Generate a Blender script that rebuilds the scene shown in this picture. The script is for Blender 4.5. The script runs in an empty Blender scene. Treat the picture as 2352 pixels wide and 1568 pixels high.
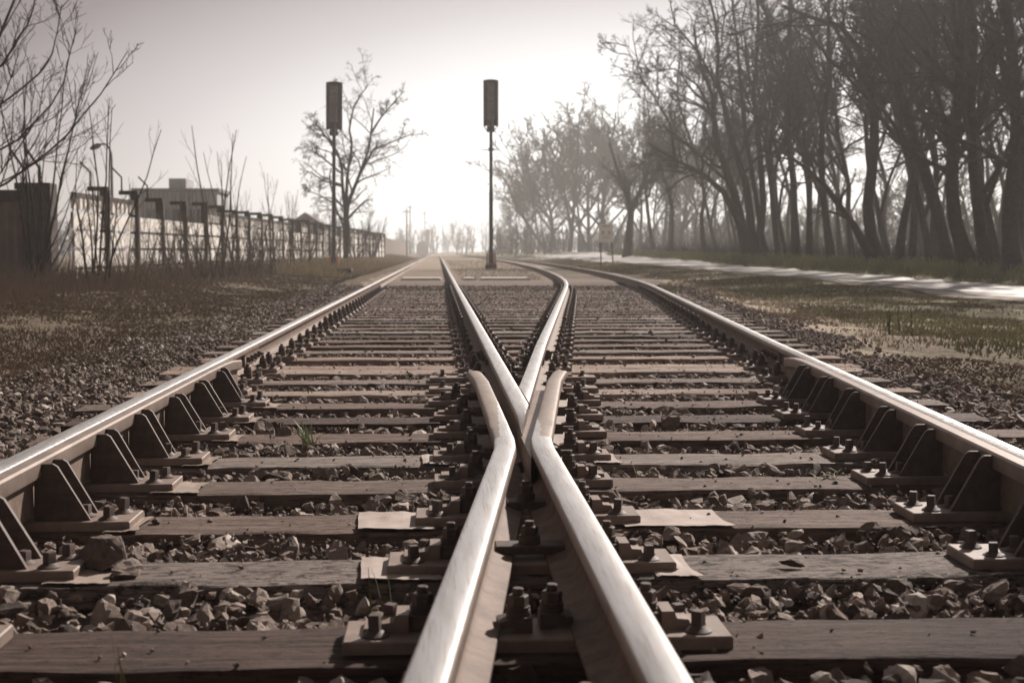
import bpy, bmesh, math, random
import numpy as np
from mathutils import Vector
R = math.radians
rng = np.random.default_rng(7)
random.seed(7)
scene = bpy.context.scene
C = scene.collection

# ------------------------------------------------------------------ camera
CAMZ = 0.75
cam_d = bpy.data.cameras.new('camera')
cam_d.sensor_width = 36.0
cam_d.lens = 47.45
cam_d.clip_start = 0.05
cam_d.clip_end = 3000
cam_d.dof.use_dof = True
cam_d.dof.focus_distance = 5.0
cam_d.dof.aperture_fstop = 5.8
cam = bpy.data.objects.new('camera', cam_d)
C.objects.link(cam)
cam.location = (0, 0, CAMZ)
cam.rotation_euler = (R(90 - 3.80), 0, R(-3.14))
scene.camera = cam

# ------------------------------------------------------------------ world and sun
SUN_AZ, SUN_EL = 36.0, 34.0
GLOW, SKYV = 8.9, 0.11
world = bpy.data.worlds.new('World')
scene.world = world
world.use_nodes = True
nt = world.node_tree
nt.nodes.clear()
wo = nt.nodes.new('ShaderNodeOutputWorld')
bg = nt.nodes.new('ShaderNodeBackground')
sky = nt.nodes.new('ShaderNodeTexSky')
sky.sky_type = 'NISHITA'
sky.sun_disc = False
sky.sun_elevation = R(SUN_EL)
sky.sun_rotation = R(SUN_AZ)
sky.dust_density = 4.0
sky.air_density = 1.0
hs = nt.nodes.new('ShaderNodeHueSaturation')
hs.inputs['Saturation'].default_value = 0.10
# a bright hazy patch of sky low over the line, greyer away from it
tc = nt.nodes.new('ShaderNodeTexCoord')
nm = nt.nodes.new('ShaderNodeVectorMath'); nm.operation = 'NORMALIZE'
nt.links.new(tc.outputs['Generated'], nm.inputs[0])
off = nt.nodes.new('ShaderNodeVectorMath'); off.operation = 'SUBTRACT'; off.inputs[1].default_value = (0.13, 1.0, 0.03)
nt.links.new(nm.outputs[0], off.inputs[0])
scl = nt.nodes.new('ShaderNodeVectorMath'); scl.operation = 'MULTIPLY'; scl.inputs[1].default_value = (0.50, 0.6, 1.2)
nt.links.new(off.outputs[0], scl.inputs[0])
ln = nt.nodes.new('ShaderNodeVectorMath'); ln.operation = 'LENGTH'
nt.links.new(scl.outputs[0], ln.inputs[0])
mr = nt.nodes.new('ShaderNodeMapRange')
mr.inputs['From Min'].default_value = 0.0; mr.inputs['From Max'].default_value = 0.4
nt.links.new(ln.outputs['Value'], mr.inputs['Value'])
cr = nt.nodes.new('ShaderNodeValToRGB')
cr.color_ramp.elements[0].position = 0.0; cr.color_ramp.elements[0].color = (1.0, 1.0, 0.99, 1)
cr.color_ramp.elements[1].position = 1.0; cr.color_ramp.elements[1].color = (0.04, 0.03, 0.032, 1)
for p_, c_ in ((0.14, (0.90, 0.90, 0.895)), (0.28, (0.68, 0.67, 0.67)), (0.44, (0.37, 0.345, 0.355)), (0.62, (0.11, 0.085, 0.095))):
    e = cr.color_ramp.elements.new(p_); e.color = (*c_, 1)
nt.links.new(mr.outputs[0], cr.inputs[0])
sc_ = nt.nodes.new('ShaderNodeMix'); sc_.data_type = 'RGBA'; sc_.blend_type = 'MULTIPLY'; sc_.inputs['Factor'].default_value = 1.0
sc_.inputs['B'].default_value = (GLOW, GLOW, GLOW, 1)
nt.links.new(cr.outputs[0], sc_.inputs['A'])
ml = nt.nodes.new('ShaderNodeMix'); ml.data_type = 'RGBA'; ml.blend_type = 'ADD'; ml.inputs['Factor'].default_value = 1.0
nt.links.new(sky.outputs[0], hs.inputs['Color'])
hs.inputs['Value'].default_value = SKYV
nt.links.new(hs.outputs[0], ml.inputs['A'])
nt.links.new(sc_.outputs['Result'], ml.inputs['B'])
nt.links.new(ml.outputs['Result'], bg.inputs['Color'])
bg.inputs['Strength'].default_value = 0.13
nt.links.new(bg.outputs[0], wo.inputs['Surface'])

sd = bpy.data.lights.new('sun', 'SUN')
sd.energy = 5.0
sd.angle = R(1.4)
sd.color = (1.0, 0.90, 0.82)
sun = bpy.data.objects.new('sun', sd)
C.objects.link(sun)
ce = math.cos(R(SUN_EL))
sdir = Vector((math.sin(R(SUN_AZ)) * ce, math.cos(R(SUN_AZ)) * ce, math.sin(R(SUN_EL))))
sun.rotation_euler = (-sdir).to_track_quat('-Z', 'Y').to_euler()
sun.location = sdir * 60

scene.view_settings.view_transform = 'Standard'
scene.view_settings.look = 'None'
scene.view_settings.gamma = 1.0
scene.view_settings.exposure = 0.36
scene.render.engine = 'CYCLES'
scene.cycles.max_bounces = 5
scene.cycles.diffuse_bounces = 3
scene.cycles.glossy_bounces = 3
scene.cycles.volume_bounces = 1
scene.cycles.transparent_max_bounces = 6
scene.cycles.use_denoising = True
scene.cycles.sample_clamp_indirect = 8.0

# ------------------------------------------------------------------ layout of the tracks
def XS(y):                      # straight track, right rail = left leg of the vee
    return np.zeros_like(np.asarray(y, float)) + 0.315
GAUGE = 1.505
_dy = np.array([-6, 1.0, 4.12, 8.5, 14.9, 20.9, 25, 30, 35, 41.7, 54, 69, 90, 130, 300, 700.0])
_dx = np.array([-0.80, -0.10, 0.21, 0.649, 1.33, 1.97, 2.40, 2.78, 3.06, 3.38, 3.78, 4.10, 4.38, 4.52, 4.6, 4.7])
_fy = np.linspace(-6, 700, 7061)
_fx = np.interp(_fy, _dy, _dx)
_k = np.ones(61) / 61
_sm = np.convolve(np.pad(_fx, 30, mode='edge'), _k, 'valid')
_wt = np.clip((_fy - 9.5) / 3, 0, 1)
_fx = _fx * (1 - _wt) + _sm * _wt
def XD(y):                      # diverging track, left rail
    return np.interp(y, _fy, _fx)
def XL(y): return XS(y) - GAUGE
def XR(y): return XD(y) + GAUGE
RT = 0.172                      # rail top; sleeper tops are z = 0
RB = RT - 0.149

def P(x, y, Y):                 # view pixel (2352 wide) at depth Y to a place
    yaw, f = R(3.14), 3100.0
    a = math.atan((x - 1176) / f) + yaw
    return Vector((math.tan(a) * Y, Y, CAMZ - (y - 578) / f * Y))

def smooth(a, b, v):
    t = np.clip((np.asarray(v, float) - a) / (b - a), 0, 1)
    return t * t * (3 - 2 * t)

_gr = np.random.default_rng(3).normal(size=(64, 64))
def vnoise(x, y):
    x = np.asarray(x, float); y = np.asarray(y, float)
    xi = np.floor(x).astype(int); yi = np.floor(y).astype(int)
    fx = x - xi; fy = y - yi
    fx = fx * fx * (3 - 2 * fx); fy = fy * fy * (3 - 2 * fy)
    g = lambda a, b: _gr[a % 64, b % 64]
    return (g(xi, yi) * (1 - fx) + g(xi + 1, yi) * fx) * (1 - fy) + (g(xi, yi + 1) * (1 - fx) + g(xi + 1, yi + 1) * fx) * fy

def terrain(x, y):
    x = np.asarray(x, float); y = np.asarray(y, float)
    rr = np.interp(y, _fy, _fx) + GAUGE
    bed = -0.070 + 0.055 * smooth(23, 31, y) + 0.045 * smooth(31, 33, y)
    side = np.full_like(bed, -0.15)
    h = bed.copy()
    wl = smooth(0.9, 1.8, -(x + 1.19))
    h = h * (1 - wl) + side * wl
    h = h + wl * smooth(3, 6.5, -x) * 0.20
    wr = smooth(0.9, 1.8, x - rr)
    h = h * (1 - wr) + side * wr
    rise = -0.12 + 0.0055 * (np.clip(y, 0, 110) - 28)
    wp = smooth(1.8, 5.0, x - rr)
    h = h * (1 - wp) + rise * wp
    h = h + smooth(13.9, 15.6, x) * 0.30 * smooth(0, 20, y)
    h = h + 0.03 * vnoise(x * 0.6, y * 0.6) * np.maximum(wl, wr) + 0.012 * vnoise(x * 3.1, y * 3.1) * np.maximum(wl, wr)
    return h
def tz(x, y): return float(terrain(np.array([x]), np.array([y]))[0])

# ------------------------------------------------------------------ mesh helpers
def tag(o, label=None, cat=None, group=None, kind=None):
    if label: o['label'] = label
    if cat: o['category'] = cat
    if group: o['group'] = group
    if kind: o['kind'] = kind
    return o

def link(o, parent=None):
    C.objects.link(o)
    if parent is not None: o.parent = parent
    return o

def empty(name, loc=(0, 0, 0), rz=0.0, parent=None):
    o = bpy.data.objects.new(name, None)
    o.empty_display_size = 0.1
    o.location = loc
    o.rotation_euler = (0, 0, rz)
    return link(o, parent)

def np_mesh(name, V, F, mats, midx=None, smooth_deg=None, attr=None):
    """V (n,3); F (m,k) array or a list of faces."""
    me = bpy.data.meshes.new(name)
    V = np.asarray(V, np.float32)
    if isinstance(F, np.ndarray):
        m, k = F.shape
        me.vertices.add(len(V)); me.vertices.foreach_set('co', V.ravel())
        me.loops.add(m * k); me.loops.foreach_set('vertex_index', F.astype(np.int32).ravel())
        me.polygons.add(m); me.polygons.foreach_set('loop_start', np.arange(0, m * k, k, dtype=np.int32))
        me.update(calc_edges=True)
    else:
        me.from_pydata([tuple(map(float, v)) for v in V], [], [tuple(int(i) for i in f) for f in F])
    for mt in (mats if isinstance(mats, (list, tuple)) else [mats]):
        me.materials.append(mt)
    if midx is not None:
        me.polygons.foreach_set('material_index', np.asarray(midx, np.int32))
    if attr is not None:
        a = me.attributes.new('tone', 'FLOAT', 'POINT')
        a.data.foreach_set('value', np.asarray(attr, np.float32))
    me.shade_flat()
    if smooth_deg is not None:
        me.shade_smooth()
        me.set_sharp_from_angle(angle=R(smooth_deg))
    me.validate()
    return me

def obj(name, me, parent=None, loc=(0, 0, 0), rot=(0, 0, 0)):
    o = bpy.data.objects.new(name, me)
    o.location = loc
    o.rotation_euler = rot
    return link(o, parent)

class MB:
    def __init__(s): s.v = []; s.f = []; s.m = []
    def add(s, V, F, m=0):
        b = len(s.v); s.v += [tuple(v) for v in V]; s.f += [tuple(b + i for i in f) for f in F]; s.m += [m] * len(F)
    def box(s, x0, x1, y0, y1, z0, z1, m=0, ch=0.0):
        if ch <= 0:
            V = [(x, y, z) for z in (z0, z1) for (x, y) in ((x0, y0), (x1, y0), (x1, y1), (x0, y1))]
            s.add(V, [(0, 3, 2, 1), (4, 5, 6, 7), (0, 1, 5, 4), (1, 2, 6, 5), (2, 3, 7, 6), (3, 0, 4, 7)], m)
        else:
            c = ch
            V = [(x0, y0, z0), (x1, y0, z0), (x1, y1, z0), (x0, y1, z0),
                 (x0, y0, z1 - c), (x1, y0, z1 - c), (x1, y1, z1 - c), (x0, y1, z1 - c),
                 (x0 + c, y0 + c, z1), (x1 - c, y0 + c, z1), (x1 - c, y1 - c, z1), (x0 + c, y1 - c, z1)]
            s.add(V, [(0, 3, 2, 1), (0, 1, 5, 4), (1, 2, 6, 5), (2, 3, 7, 6), (3, 0, 4, 7),
                      (4, 5, 9, 8), (5, 6, 10, 9), (6, 7, 11, 10), (7, 4, 8, 11), (8, 9, 10, 11)], m)
    def cyl(s, x, y, prof, n=8, m=0, rot=0.0, cap=True):
        """prof = [(r, z), ...] from bottom to top"""
        V = []; F = []
        for (r, z) in prof:
            for i in range(n):
                a = rot + 2 * math.pi * i / n
                V.append((x + r * math.cos(a), y + r * math.sin(a), z))
        for j in range(len(prof) - 1):
            for i in range(n):
                k = (i + 1) % n
                F.append((j * n + i, j * n + k, (j + 1) * n + k, (j + 1) * n + i))
        if cap:
            F.append(tuple((len(prof) - 1) * n + i for i in range(n)))
            F.append(tuple(reversed(range(n))))
        s.add(V, F, m)
    def prism(s, poly, axis, a0, a1, m=0):
        """extrude a 2D polygon along axis 'x' 'y' or 'z'"""
        n = len(poly)
        def pt(p, a):
            return {'x': (a, p[0], p[1]), 'y': (p[0], a, p[1]), 'z': (p[0], p[1], a)}[axis]
        V = [pt(p, a0) for p in poly] + [pt(p, a1) for p in poly]
        F = [tuple(range(n)), tuple(reversed(range(n, 2 * n)))]
        for i in range(n):
            k = (i + 1) % n
            F.append((i, n + i, n + k, k))
        s.add(V, F, m)
    def tube(s, pts, rad, n=6, m=0):
        pts = [Vector(p) for p in pts]
        V = []; F = []
        for i, p in enumerate(pts):
            t = (pts[min(i + 1, len(pts) - 1)] - pts[max(i - 1, 0)]).normalized()
            u = t.cross(Vector((0.31, 0.17, 0.93)))
            if u.length < 1e-3: u = t.cross(Vector((1, 0, 0)))
            u.normalize(); w = t.cross(u)
            r = rad[i] if isinstance(rad, (list, tuple)) else rad
            for k in range(n):
                a = 2 * math.pi * k / n
                V.append(p + u * (r * math.cos(a)) + w * (r * math.sin(a)))
        for i in range(len(pts) - 1):
            for k in range(n):
                q = (k + 1) % n
                F.append((i * n + k, i * n + q, (i + 1) * n + q, (i + 1) * n + k))
        F.append(tuple(reversed(range(n)))); F.append(tuple((len(pts) - 1) * n + k for k in range(n)))
        s.add(V, F, m)
    def mesh(s, name, mats, smooth_deg=None, fix=True):
        me = np_mesh(name, np.array(s.v), s.f, mats, s.m, None)
        if fix:
            bm = bmesh.new(); bm.from_mesh(me)
            bmesh.ops.recalc_face_normals(bm, faces=bm.faces)
            bm.to_mesh(me); bm.free()
        if smooth_deg is not None:
            me.shade_smooth(); me.set_sharp_from_angle(angle=R(smooth_deg))
        return me

# ------------------------------------------------------------------ materials
def nmat(name):
    m = bpy.data.materials.new(name); m.use_nodes = True
    n = m.node_tree.nodes; l = m.node_tree.links
    return m, n, l, n['Principled BSDF']

def noise(n, l, scale, detail=5, rough=0.6, coord=None, sc=None, dist=0.0):
    t = n.new('ShaderNodeTexNoise')
    t.inputs['Scale'].default_value = scale; t.inputs['Detail'].default_value = detail
    t.inputs['Roughness'].default_value = rough; t.inputs['Distortion'].default_value = dist
    if coord is not None:
        if sc:
            mp = n.new('ShaderNodeMapping'); mp.inputs['Scale'].default_value = sc
            l.new(coord, mp.inputs['Vector']); l.new(mp.outputs[0], t.inputs['Vector'])
        else:
            l.new(coord, t.inputs['Vector'])
    return t.outputs['Fac']

def ramp(n, l, fac, stops):
    r = n.new('ShaderNodeValToRGB')
    els = r.color_ramp.elements
    els[0].position, els[0].color = stops[0][0], (*stops[0][1], 1)
    els[1].position, els[1].color = stops[-1][0], (*stops[-1][1], 1)
    for p, c in stops[1:-1]:
        e = els.new(p); e.color = (*c, 1)
    l.new(fac, r.inputs[0])
    return r.outputs[0]

def mix(n, l, fac, a, b, mode='MIX'):
    m = n.new('ShaderNodeMix'); m.data_type = 'RGBA'; m.blend_type = mode
    for s, v in (('Factor', fac), ('A', a), ('B', b)):
        if isinstance(v, (int, float)): m.inputs[s].default_value = v
        elif isinstance(v, tuple): m.inputs[s].default_value = (*v, 1)
        else: l.new(v, m.inputs[s])
    return m.outputs['Result']

def math_(n, l, op, a, b=0.0, clamp=False):
    m = n.new('ShaderNodeMath'); m.operation = op; m.use_clamp = clamp
    for i, v in enumerate((a, b)):
        if isinstance(v, (int, float)): m.inputs[i].default_value = v
        else: l.new(v, m.inputs[i])
    return m.outputs[0]

def bump(n, l, h, strength, dist, bsdf):
    b = n.new('ShaderNodeBump'); b.inputs['Strength'].default_value = strength; b.inputs['Distance'].default_value = dist
    l.new(h, b.inputs['Height']); l.new(b.outputs[0], bsdf.inputs['Normal'])

def simple(name, c1, c2, scale=20, rough=0.85, metal=0.0, bs=0.3, bd=0.004, spec=0.3):
    m, n, l, b = nmat(name)
    tcn = n.new('ShaderNodeTexCoord').outputs['Object']
    f = noise(n, l, scale, 8, 0.65, tcn)
    l.new(ramp(n, l, f, [(0.3, c1), (0.7, c2)]), b.inputs['Base Color'])
    b.inputs['Roughness'].default_value = rough
    b.inputs['Metallic'].default_value = metal
    b.inputs['Specular IOR Level'].default_value = spec
    if bs > 0: bump(n, l, noise(n, l, scale * 3, 6, 0.7, tcn), bs, bd, b)
    return m

M = {}
M['rust'] = simple('rusty_steel', (0.12, 0.085, 0.068), (0.26, 0.19, 0.15), 18, 0.72, 0.0, 0.5, 0.002, 0.4)
M['rust_dark'] = simple('dark_rusty_steel', (0.055, 0.04, 0.035), (0.13, 0.09, 0.075), 30, 0.62, 0.0, 0.5, 0.002, 0.45)
M['plate'] = simple('base_plate_steel', (0.17, 0.125, 0.10), (0.32, 0.245, 0.205), 14, 0.55, 0.0, 0.4, 0.002, 0.5)
M['check'] = simple('check_rail_steel', (0.22, 0.17, 0.145), (0.36, 0.29, 0.25), 9, 0.45, 0.25, 0.35, 0.0015, 0.5)
M['sheet'] = simple('packing_sheet', (0.34, 0.275, 0.24), (0.52, 0.445, 0.40), 9, 0.7, 0.0, 0.2, 0.002)
M['sheet_dirty'] = simple('dirty_packing_sheet', (0.24, 0.185, 0.15), (0.38, 0.31, 0.26), 9, 0.8)
M['litter'] = simple('dead_leaf_litter', (0.11, 0.08, 0.062), (0.36, 0.28, 0.21), 12, 0.9, 0.0, 0.0, 0, 0.1)
M['concrete'] = simple('pale_concrete', (0.40, 0.37, 0.34), (0.62, 0.58, 0.54), 6, 0.9)
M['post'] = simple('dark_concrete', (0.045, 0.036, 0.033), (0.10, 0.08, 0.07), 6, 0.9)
M['metal_dark'] = simple('dark_painted_metal', (0.045, 0.036, 0.038), (0.085, 0.068, 0.068), 8, 0.6)
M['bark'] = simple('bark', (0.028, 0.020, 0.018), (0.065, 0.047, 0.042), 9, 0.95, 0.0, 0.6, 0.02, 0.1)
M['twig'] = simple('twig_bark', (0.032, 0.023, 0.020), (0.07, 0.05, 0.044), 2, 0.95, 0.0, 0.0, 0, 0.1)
M['twig_light'] = simple('sapling_bark', (0.085, 0.068, 0.058), (0.16, 0.125, 0.105), 2, 0.9, 0.0, 0.0, 0, 0.1)
M['brush'] = simple('dry_brush', (0.15, 0.115, 0.095), (0.30, 0.235, 0.19), 3, 0.95, 0.0, 0.0, 0, 0.1)
M['straw'] = simple('straw_grass', (0.28, 0.235, 0.16), (0.52, 0.45, 0.33), 3, 0.9, 0.0, 0.0, 0, 0.1)
M['green'] = simple('green_grass', (0.14, 0.145, 0.065), (0.33, 0.32, 0.17), 3, 0.8, 0.0, 0.0, 0, 0.2)
M['weed'] = simple('fresh_grass', (0.22, 0.27, 0.15), (0.42, 0.46, 0.30), 20, 0.6, 0.0, 0.0, 0, 0.3)
M['orange'] = simple('orange_paint', (0.50, 0.20, 0.10), (0.62, 0.28, 0.15), 10, 0.6)
M['white'] = simple('white_paint', (0.80, 0.80, 0.78), (0.90, 0.90, 0.88), 5, 0.6)
M['grey_wall'] = simple('grey_render', (0.34, 0.34, 0.35), (0.46, 0.46, 0.47), 1.2, 0.9)
M['red'] = simple('faded_red', (0.55, 0.30, 0.28), (0.62, 0.38, 0.35), 9, 0.7)
M['ink'] = simple('faded_ink', (0.35, 0.35, 0.36), (0.45, 0.45, 0.46), 9, 0.7)
M['gate'] = simple('dark_corrugated_iron', (0.24, 0.17, 0.155), (0.36, 0.27, 0.245), 1.5, 0.7)
M['glass'] = simple('dark_window', (0.05, 0.055, 0.06), (0.09, 0.09, 0.10), 2, 0.2, 0, 0, 0, 0.6)

# polished running surface with faint scratches and wear patches
def steel_mat():
    m, n, l, b = nmat('polished_rail_head')
    tcn = n.new('ShaderNodeTexCoord').outputs['Object']
    f = noise(n, l, 5.0, 6, 0.6, tcn, (6, 0.6, 6))
    s = noise(n, l, 40.0, 5, 0.6, tcn, (6, 0.15, 6))
    g = noise(n, l, 60.0, 5, 0.7, tcn)
    col = ramp(n, l, f, [(0.25, (0.56, 0.53, 0.50)), (0.6, (0.80, 0.785, 0.77))])
    col = mix(n, l, ramp(n, l, s, [(0.52, (0, 0, 0)), (0.66, (0.5, 0.5, 0.5))]), col, (0.30, 0.235, 0.195))
    l.new(col, b.inputs['Base Color'])
    b.inputs['Metallic'].default_value = 0.85
    rr = n.new('ShaderNodeMapRange'); l.new(g, rr.inputs['Value'])
    rr.inputs['From Min'].default_value = 0.3; rr.inputs['From Max'].default_value = 0.75
    rr.inputs['To Min'].default_value = 0.24; rr.inputs['To Max'].default_value = 0.48
    l.new(rr.outputs[0], b.inputs['Roughness'])
    bump(n, l, math_(n, l, 'ADD', s, math_(n, l, 'MULTIPLY', g, 0.4)), 0.10, 0.001, b)
    return m
M['steel'] = steel_mat()

# wing rail top: worn bright up to the knuckle and in a torn-edged patch beyond it, brown after
def wing_mat(name, side):
    m, n, l, b = nmat(name)
    tcn = n.new('ShaderNodeTexCoord').outputs['Object']
    sp = n.new('ShaderNodeSeparateXYZ'); l.new(tcn, sp.inputs[0])
    yv, xv = sp.outputs['Y'], sp.outputs['X']
    w = noise(n, l, 9, 8, 0.75, tcn)
    if side < 0:   # left wing: patch hugs its right-hand (inner) edge
        edge = math_(n, l, 'MULTIPLY', math_(n, l, 'SUBTRACT', xv, 0.200), 23.0)
    else:
        edge = math_(n, l, 'MULTIPLY', math_(n, l, 'SUBTRACT', math_(n, l, 'ADD', 0.34, math_(n, l, 'MULTIPLY', math_(n, l, 'SUBTRACT', yv, 4.5), 0.1)), xv), 21.0)
    lim = math_(n, l, 'ADD', 4.52, math_(n, l, 'ADD', edge, math_(n, l, 'MULTIPLY', math_(n, l, 'SUBTRACT', w, 0.5), 0.9)))
    msk = math_(n, l, 'MULTIPLY', math_(n, l, 'SUBTRACT', lim, yv), 14.0, True)
    msk2 = math_(n, l, 'MULTIPLY', math_(n, l, 'SUBTRACT', 5.42, yv), 12.0, True)
    msk3 = math_(n, l, 'MULTIPLY', math_(n, l, 'SUBTRACT', 4.22, yv), 20.0, True)
    k = math_(n, l, 'MAXIMUM', math_(n, l, 'MULTIPLY', msk, msk2), msk3)
    s = noise(n, l, 40.0, 5, 0.6, tcn, (6, 0.15, 6))
    f = noise(n, l, 5.0, 6, 0.6, tcn, (6, 0.6, 6))
    bright = ramp(n, l, f, [(0.25, (0.56, 0.53, 0.50)), (0.6, (0.80, 0.785, 0.77))])
    brown = ramp(n, l, noise(n, l, 22, 6, 0.7, tcn), [(0.3, (0.20, 0.155, 0.13)), (0.7, (0.33, 0.27, 0.235))])
    bright = mix(n, l, ramp(n, l, s, [(0.52, (0, 0, 0)), (0.66, (0.5, 0.5, 0.5))]), bright, (0.32, 0.25, 0.21))
    l.new(mix(n, l, k, brown, bright), b.inputs['Base Color'])
    l.new(math_(n, l, 'ADD', 0.1, math_(n, l, 'MULTIPLY', k, 0.75)), b.inputs['Metallic'])
    l.new(math_(n, l, 'SUBTRACT', 0.62, math_(n, l, 'MULTIPLY', k, 0.30)), b.inputs['Roughness'])
    bump(n, l, math_(n, l, 'ADD', s, math_(n, l, 'MULTIPLY', k, 1.5)), 0.15, 0.0015, b)
    return m
M['wing_l'] = wing_mat('left_wing_head', -1)
M['wing_r'] = wing_mat('right_wing_head', 1)

def wood_mat(name='weathered_timber', tint=(1, 1, 1), pitk=0.55, greyk=0.8):
    m, n, l, b = nmat(name)
    tcn = n.new('ShaderNodeTexCoord').outputs['Object']
    oi = n.new('ShaderNodeObjectInfo')
    vs = n.new('ShaderNodeVectorMath'); vs.operation = 'ADD'
    cx = n.new('ShaderNodeCombineXYZ'); l.new(math_(n, l, 'MULTIPLY', oi.outputs['Random'], 37.0), cx.inputs[0])
    l.new(math_(n, l, 'MULTIPLY', oi.outputs['Random'], 91.0), cx.inputs[2])
    l.new(tcn, vs.inputs[0]); l.new(cx.outputs[0], vs.inputs[1])
    co = vs.outputs[0]
    g1 = noise(n, l, 4.0, 8, 0.65, co, (0.9, 14, 14), 0.4)
    g2 = noise(n, l, 16.0, 8, 0.7, co, (0.7, 14, 14), 0.2)
    pit = noise(n, l, 38.0, 5, 0.75, co, (0.6, 1.2, 1))
    big = noise(n, l, 1.6, 4, 0.6, co)
    base = ramp(n, l, g1, [(0.32, (0.08, 0.054, 0.043)), (0.48, (0.21, 0.155, 0.125)), (0.66, (0.40, 0.32, 0.275))])
    grey = ramp(n, l, g2, [(0.35, (0.13, 0.105, 0.092)), (0.65, (0.40, 0.355, 0.32))])
    col = mix(n, l, ramp(n, l, math_(n, l, 'ADD', math_(n, l, 'MULTIPLY', big, 0.6), math_(n, l, 'MULTIPLY', oi.outputs['Random'], 0.4)), [(0.35, (0, 0, 0)), (0.65, (greyk, greyk, greyk))]), base, grey)
    crack = ramp(n, l, g2, [(0.36, (1, 1, 1)), (0.42, (0, 0, 0))])
    col = mix(n, l, crack, col, (0.03, 0.022, 0.018))
    pits = ramp(n, l, pit, [(0.60 - pitk * 0.1, (0, 0, 0)), (0.70 - pitk * 0.1, (pitk, pitk, pitk))])
    col = mix(n, l, pits, col, (0.05, 0.038, 0.032))
    col = mix(n, l, 1.0, col, tint, 'MULTIPLY')
    l.new(col, b.inputs['Base Color'])
    b.inputs['Roughness'].default_value = 0.78
    b.inputs['Specular IOR Level'].default_value = 0.35
    h = math_(n, l, 'SUBTRACT', math_(n, l, 'ADD', g1, g2), math_(n, l, 'MULTIPLY', math_(n, l, 'ADD', crack, pits), 0.6))
    bump(n, l, h, 0.9, 0.010, b)
    return m
M['wood'] = wood_mat()
M['wood_dark'] = wood_mat('reddish_shaded_timber', (0.34, 0.26, 0.245), 0.6, 0.3)  # reddish timber, deepened in colour to stand in for a dim foreground
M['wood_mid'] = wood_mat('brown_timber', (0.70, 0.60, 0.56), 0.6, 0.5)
M['wood_pitted'] = wood_mat('pitted_timber', (0.85, 0.79, 0.77), 0.95, 1.0)
M['wood_pale'] = wood_mat('pale_timber', (1.35, 1.25, 1.18), 0.3, 1.0)

def stone_mat():
    m, n, l, b = nmat('ballast_stone')
    tcn = n.new('ShaderNodeTexCoord').outputs['Object']
    at = n.new('ShaderNodeAttribute'); at.attribute_name = 'tone'
    c = ramp(n, l, at.outputs['Fac'], [(0.0, (0.07, 0.05, 0.043)), (0.5, (0.25, 0.19, 0.16)), (0.85, (0.42, 0.35, 0.305)), (1.0, (0.62, 0.56, 0.51))])
    f = noise(n, l, 55, 8, 0.7, tcn)
    c = mix(n, l, 0.65, c, ramp(n, l, f, [(0.3, (0.25, 0.22, 0.2)), (0.7, (1.0, 0.96, 0.92))]), 'MULTIPLY')
    l.new(c, b.inputs['Base Color'])
    b.inputs['Roughness'].default_value = 0.85
    bump(n, l, f, 0.7, 0.006, b)
    return m
M['stone'] = stone_mat()

def ground_mat():
    m, n, l, b = nmat('ground_soil')
    tcn = n.new('ShaderNodeTexCoord').outputs['Object']
    at = n.new('ShaderNodeAttribute'); at.attribute_name = 'tone'   # 0 gravel bed, 0.5 sandy track, 1 turf
    big = noise(n, l, 0.35, 6, 0.6, tcn)
    mid = noise(n, l, 2.6, 7, 0.65, tcn)
    fine = noise(n, l, 26, 8, 0.75, tcn)
    gravel = ramp(n, l, fine, [(0.3, (0.09, 0.066, 0.057)), (0.55, (0.22, 0.175, 0.15)), (0.75, (0.42, 0.36, 0.32))])
    sand = ramp(n, l, fine, [(0.3, (0.30, 0.235, 0.17)), (0.7, (0.50, 0.42, 0.33))])
    turf = ramp(n, l, mid, [(0.36, (0.07, 0.05, 0.038)), (0.46, (0.17, 0.13, 0.095)), (0.55, (0.13, 0.13, 0.065)), (0.64, (0.30, 0.245, 0.18))])
    turf = mix(n, l, ramp(n, l, big, [(0.42, (0, 0, 0)), (0.6, (0.45, 0.45, 0.45))]), turf, (0.20, 0.155, 0.115))
    vo = n.new('ShaderNodeTexVoronoi'); vo.inputs['Scale'].default_value = 26; l.new(tcn, vo.inputs['Vector'])
    lit = ramp(n, l, vo.outputs['Color'], [(0.25, (0.05, 0.035, 0.028)), (0.5, (0.16, 0.12, 0.09)), (0.78, (0.46, 0.37, 0.28))])
    turf = mix(n, l, 0.5, turf, lit)
    turf = mix(n, l, 1.0, turf, (0.85, 0.82, 0.80), 'MULTIPLY')
    turf = mix(n, l, 0.55, turf, ramp(n, l, fine, [(0.3, (0.35, 0.3, 0.28)), (0.7, (1, 1, 1))]), 'MULTIPLY')
    olive = ramp(n, l, mid, [(0.36, (0.20, 0.17, 0.11)), (0.47, (0.36, 0.325, 0.21)), (0.56, (0.34, 0.35, 0.20)), (0.66, (0.58, 0.51, 0.38))])
    olive = mix(n, l, 0.35, olive, lit)
    turf = mix(n, l, math_(n, l, 'MULTIPLY', math_(n, l, 'SUBTRACT', at.outputs['Fac'], 1.0), 2.0, True), turf, olive)
    w1 = math_(n, l, 'MULTIPLY', at.outputs['Fac'], 2.0, True)
    w2 = math_(n, l, 'MULTIPLY', math_(n, l, 'SUBTRACT', at.outputs['Fac'], 0.5), 2.0, True)
    c = mix(n, l, w2, mix(n, l, w1, gravel, sand), turf)
    l.new(c, b.inputs['Base Color'])
    b.inputs['Roughness'].default_value = 0.95
    b.inputs['Specular IOR Level'].default_value = 0.15
    bump(n, l, math_(n, l, 'ADD', fine, mid), 0.8, 0.03, b)
    return m
M['ground'] = ground_mat()
M['path'] = simple('pale_path', (0.54, 0.515, 0.49), (0.70, 0.67, 0.645), 1.6, 0.45, 0.0, 0.15, 0.006, 0.8)
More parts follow.
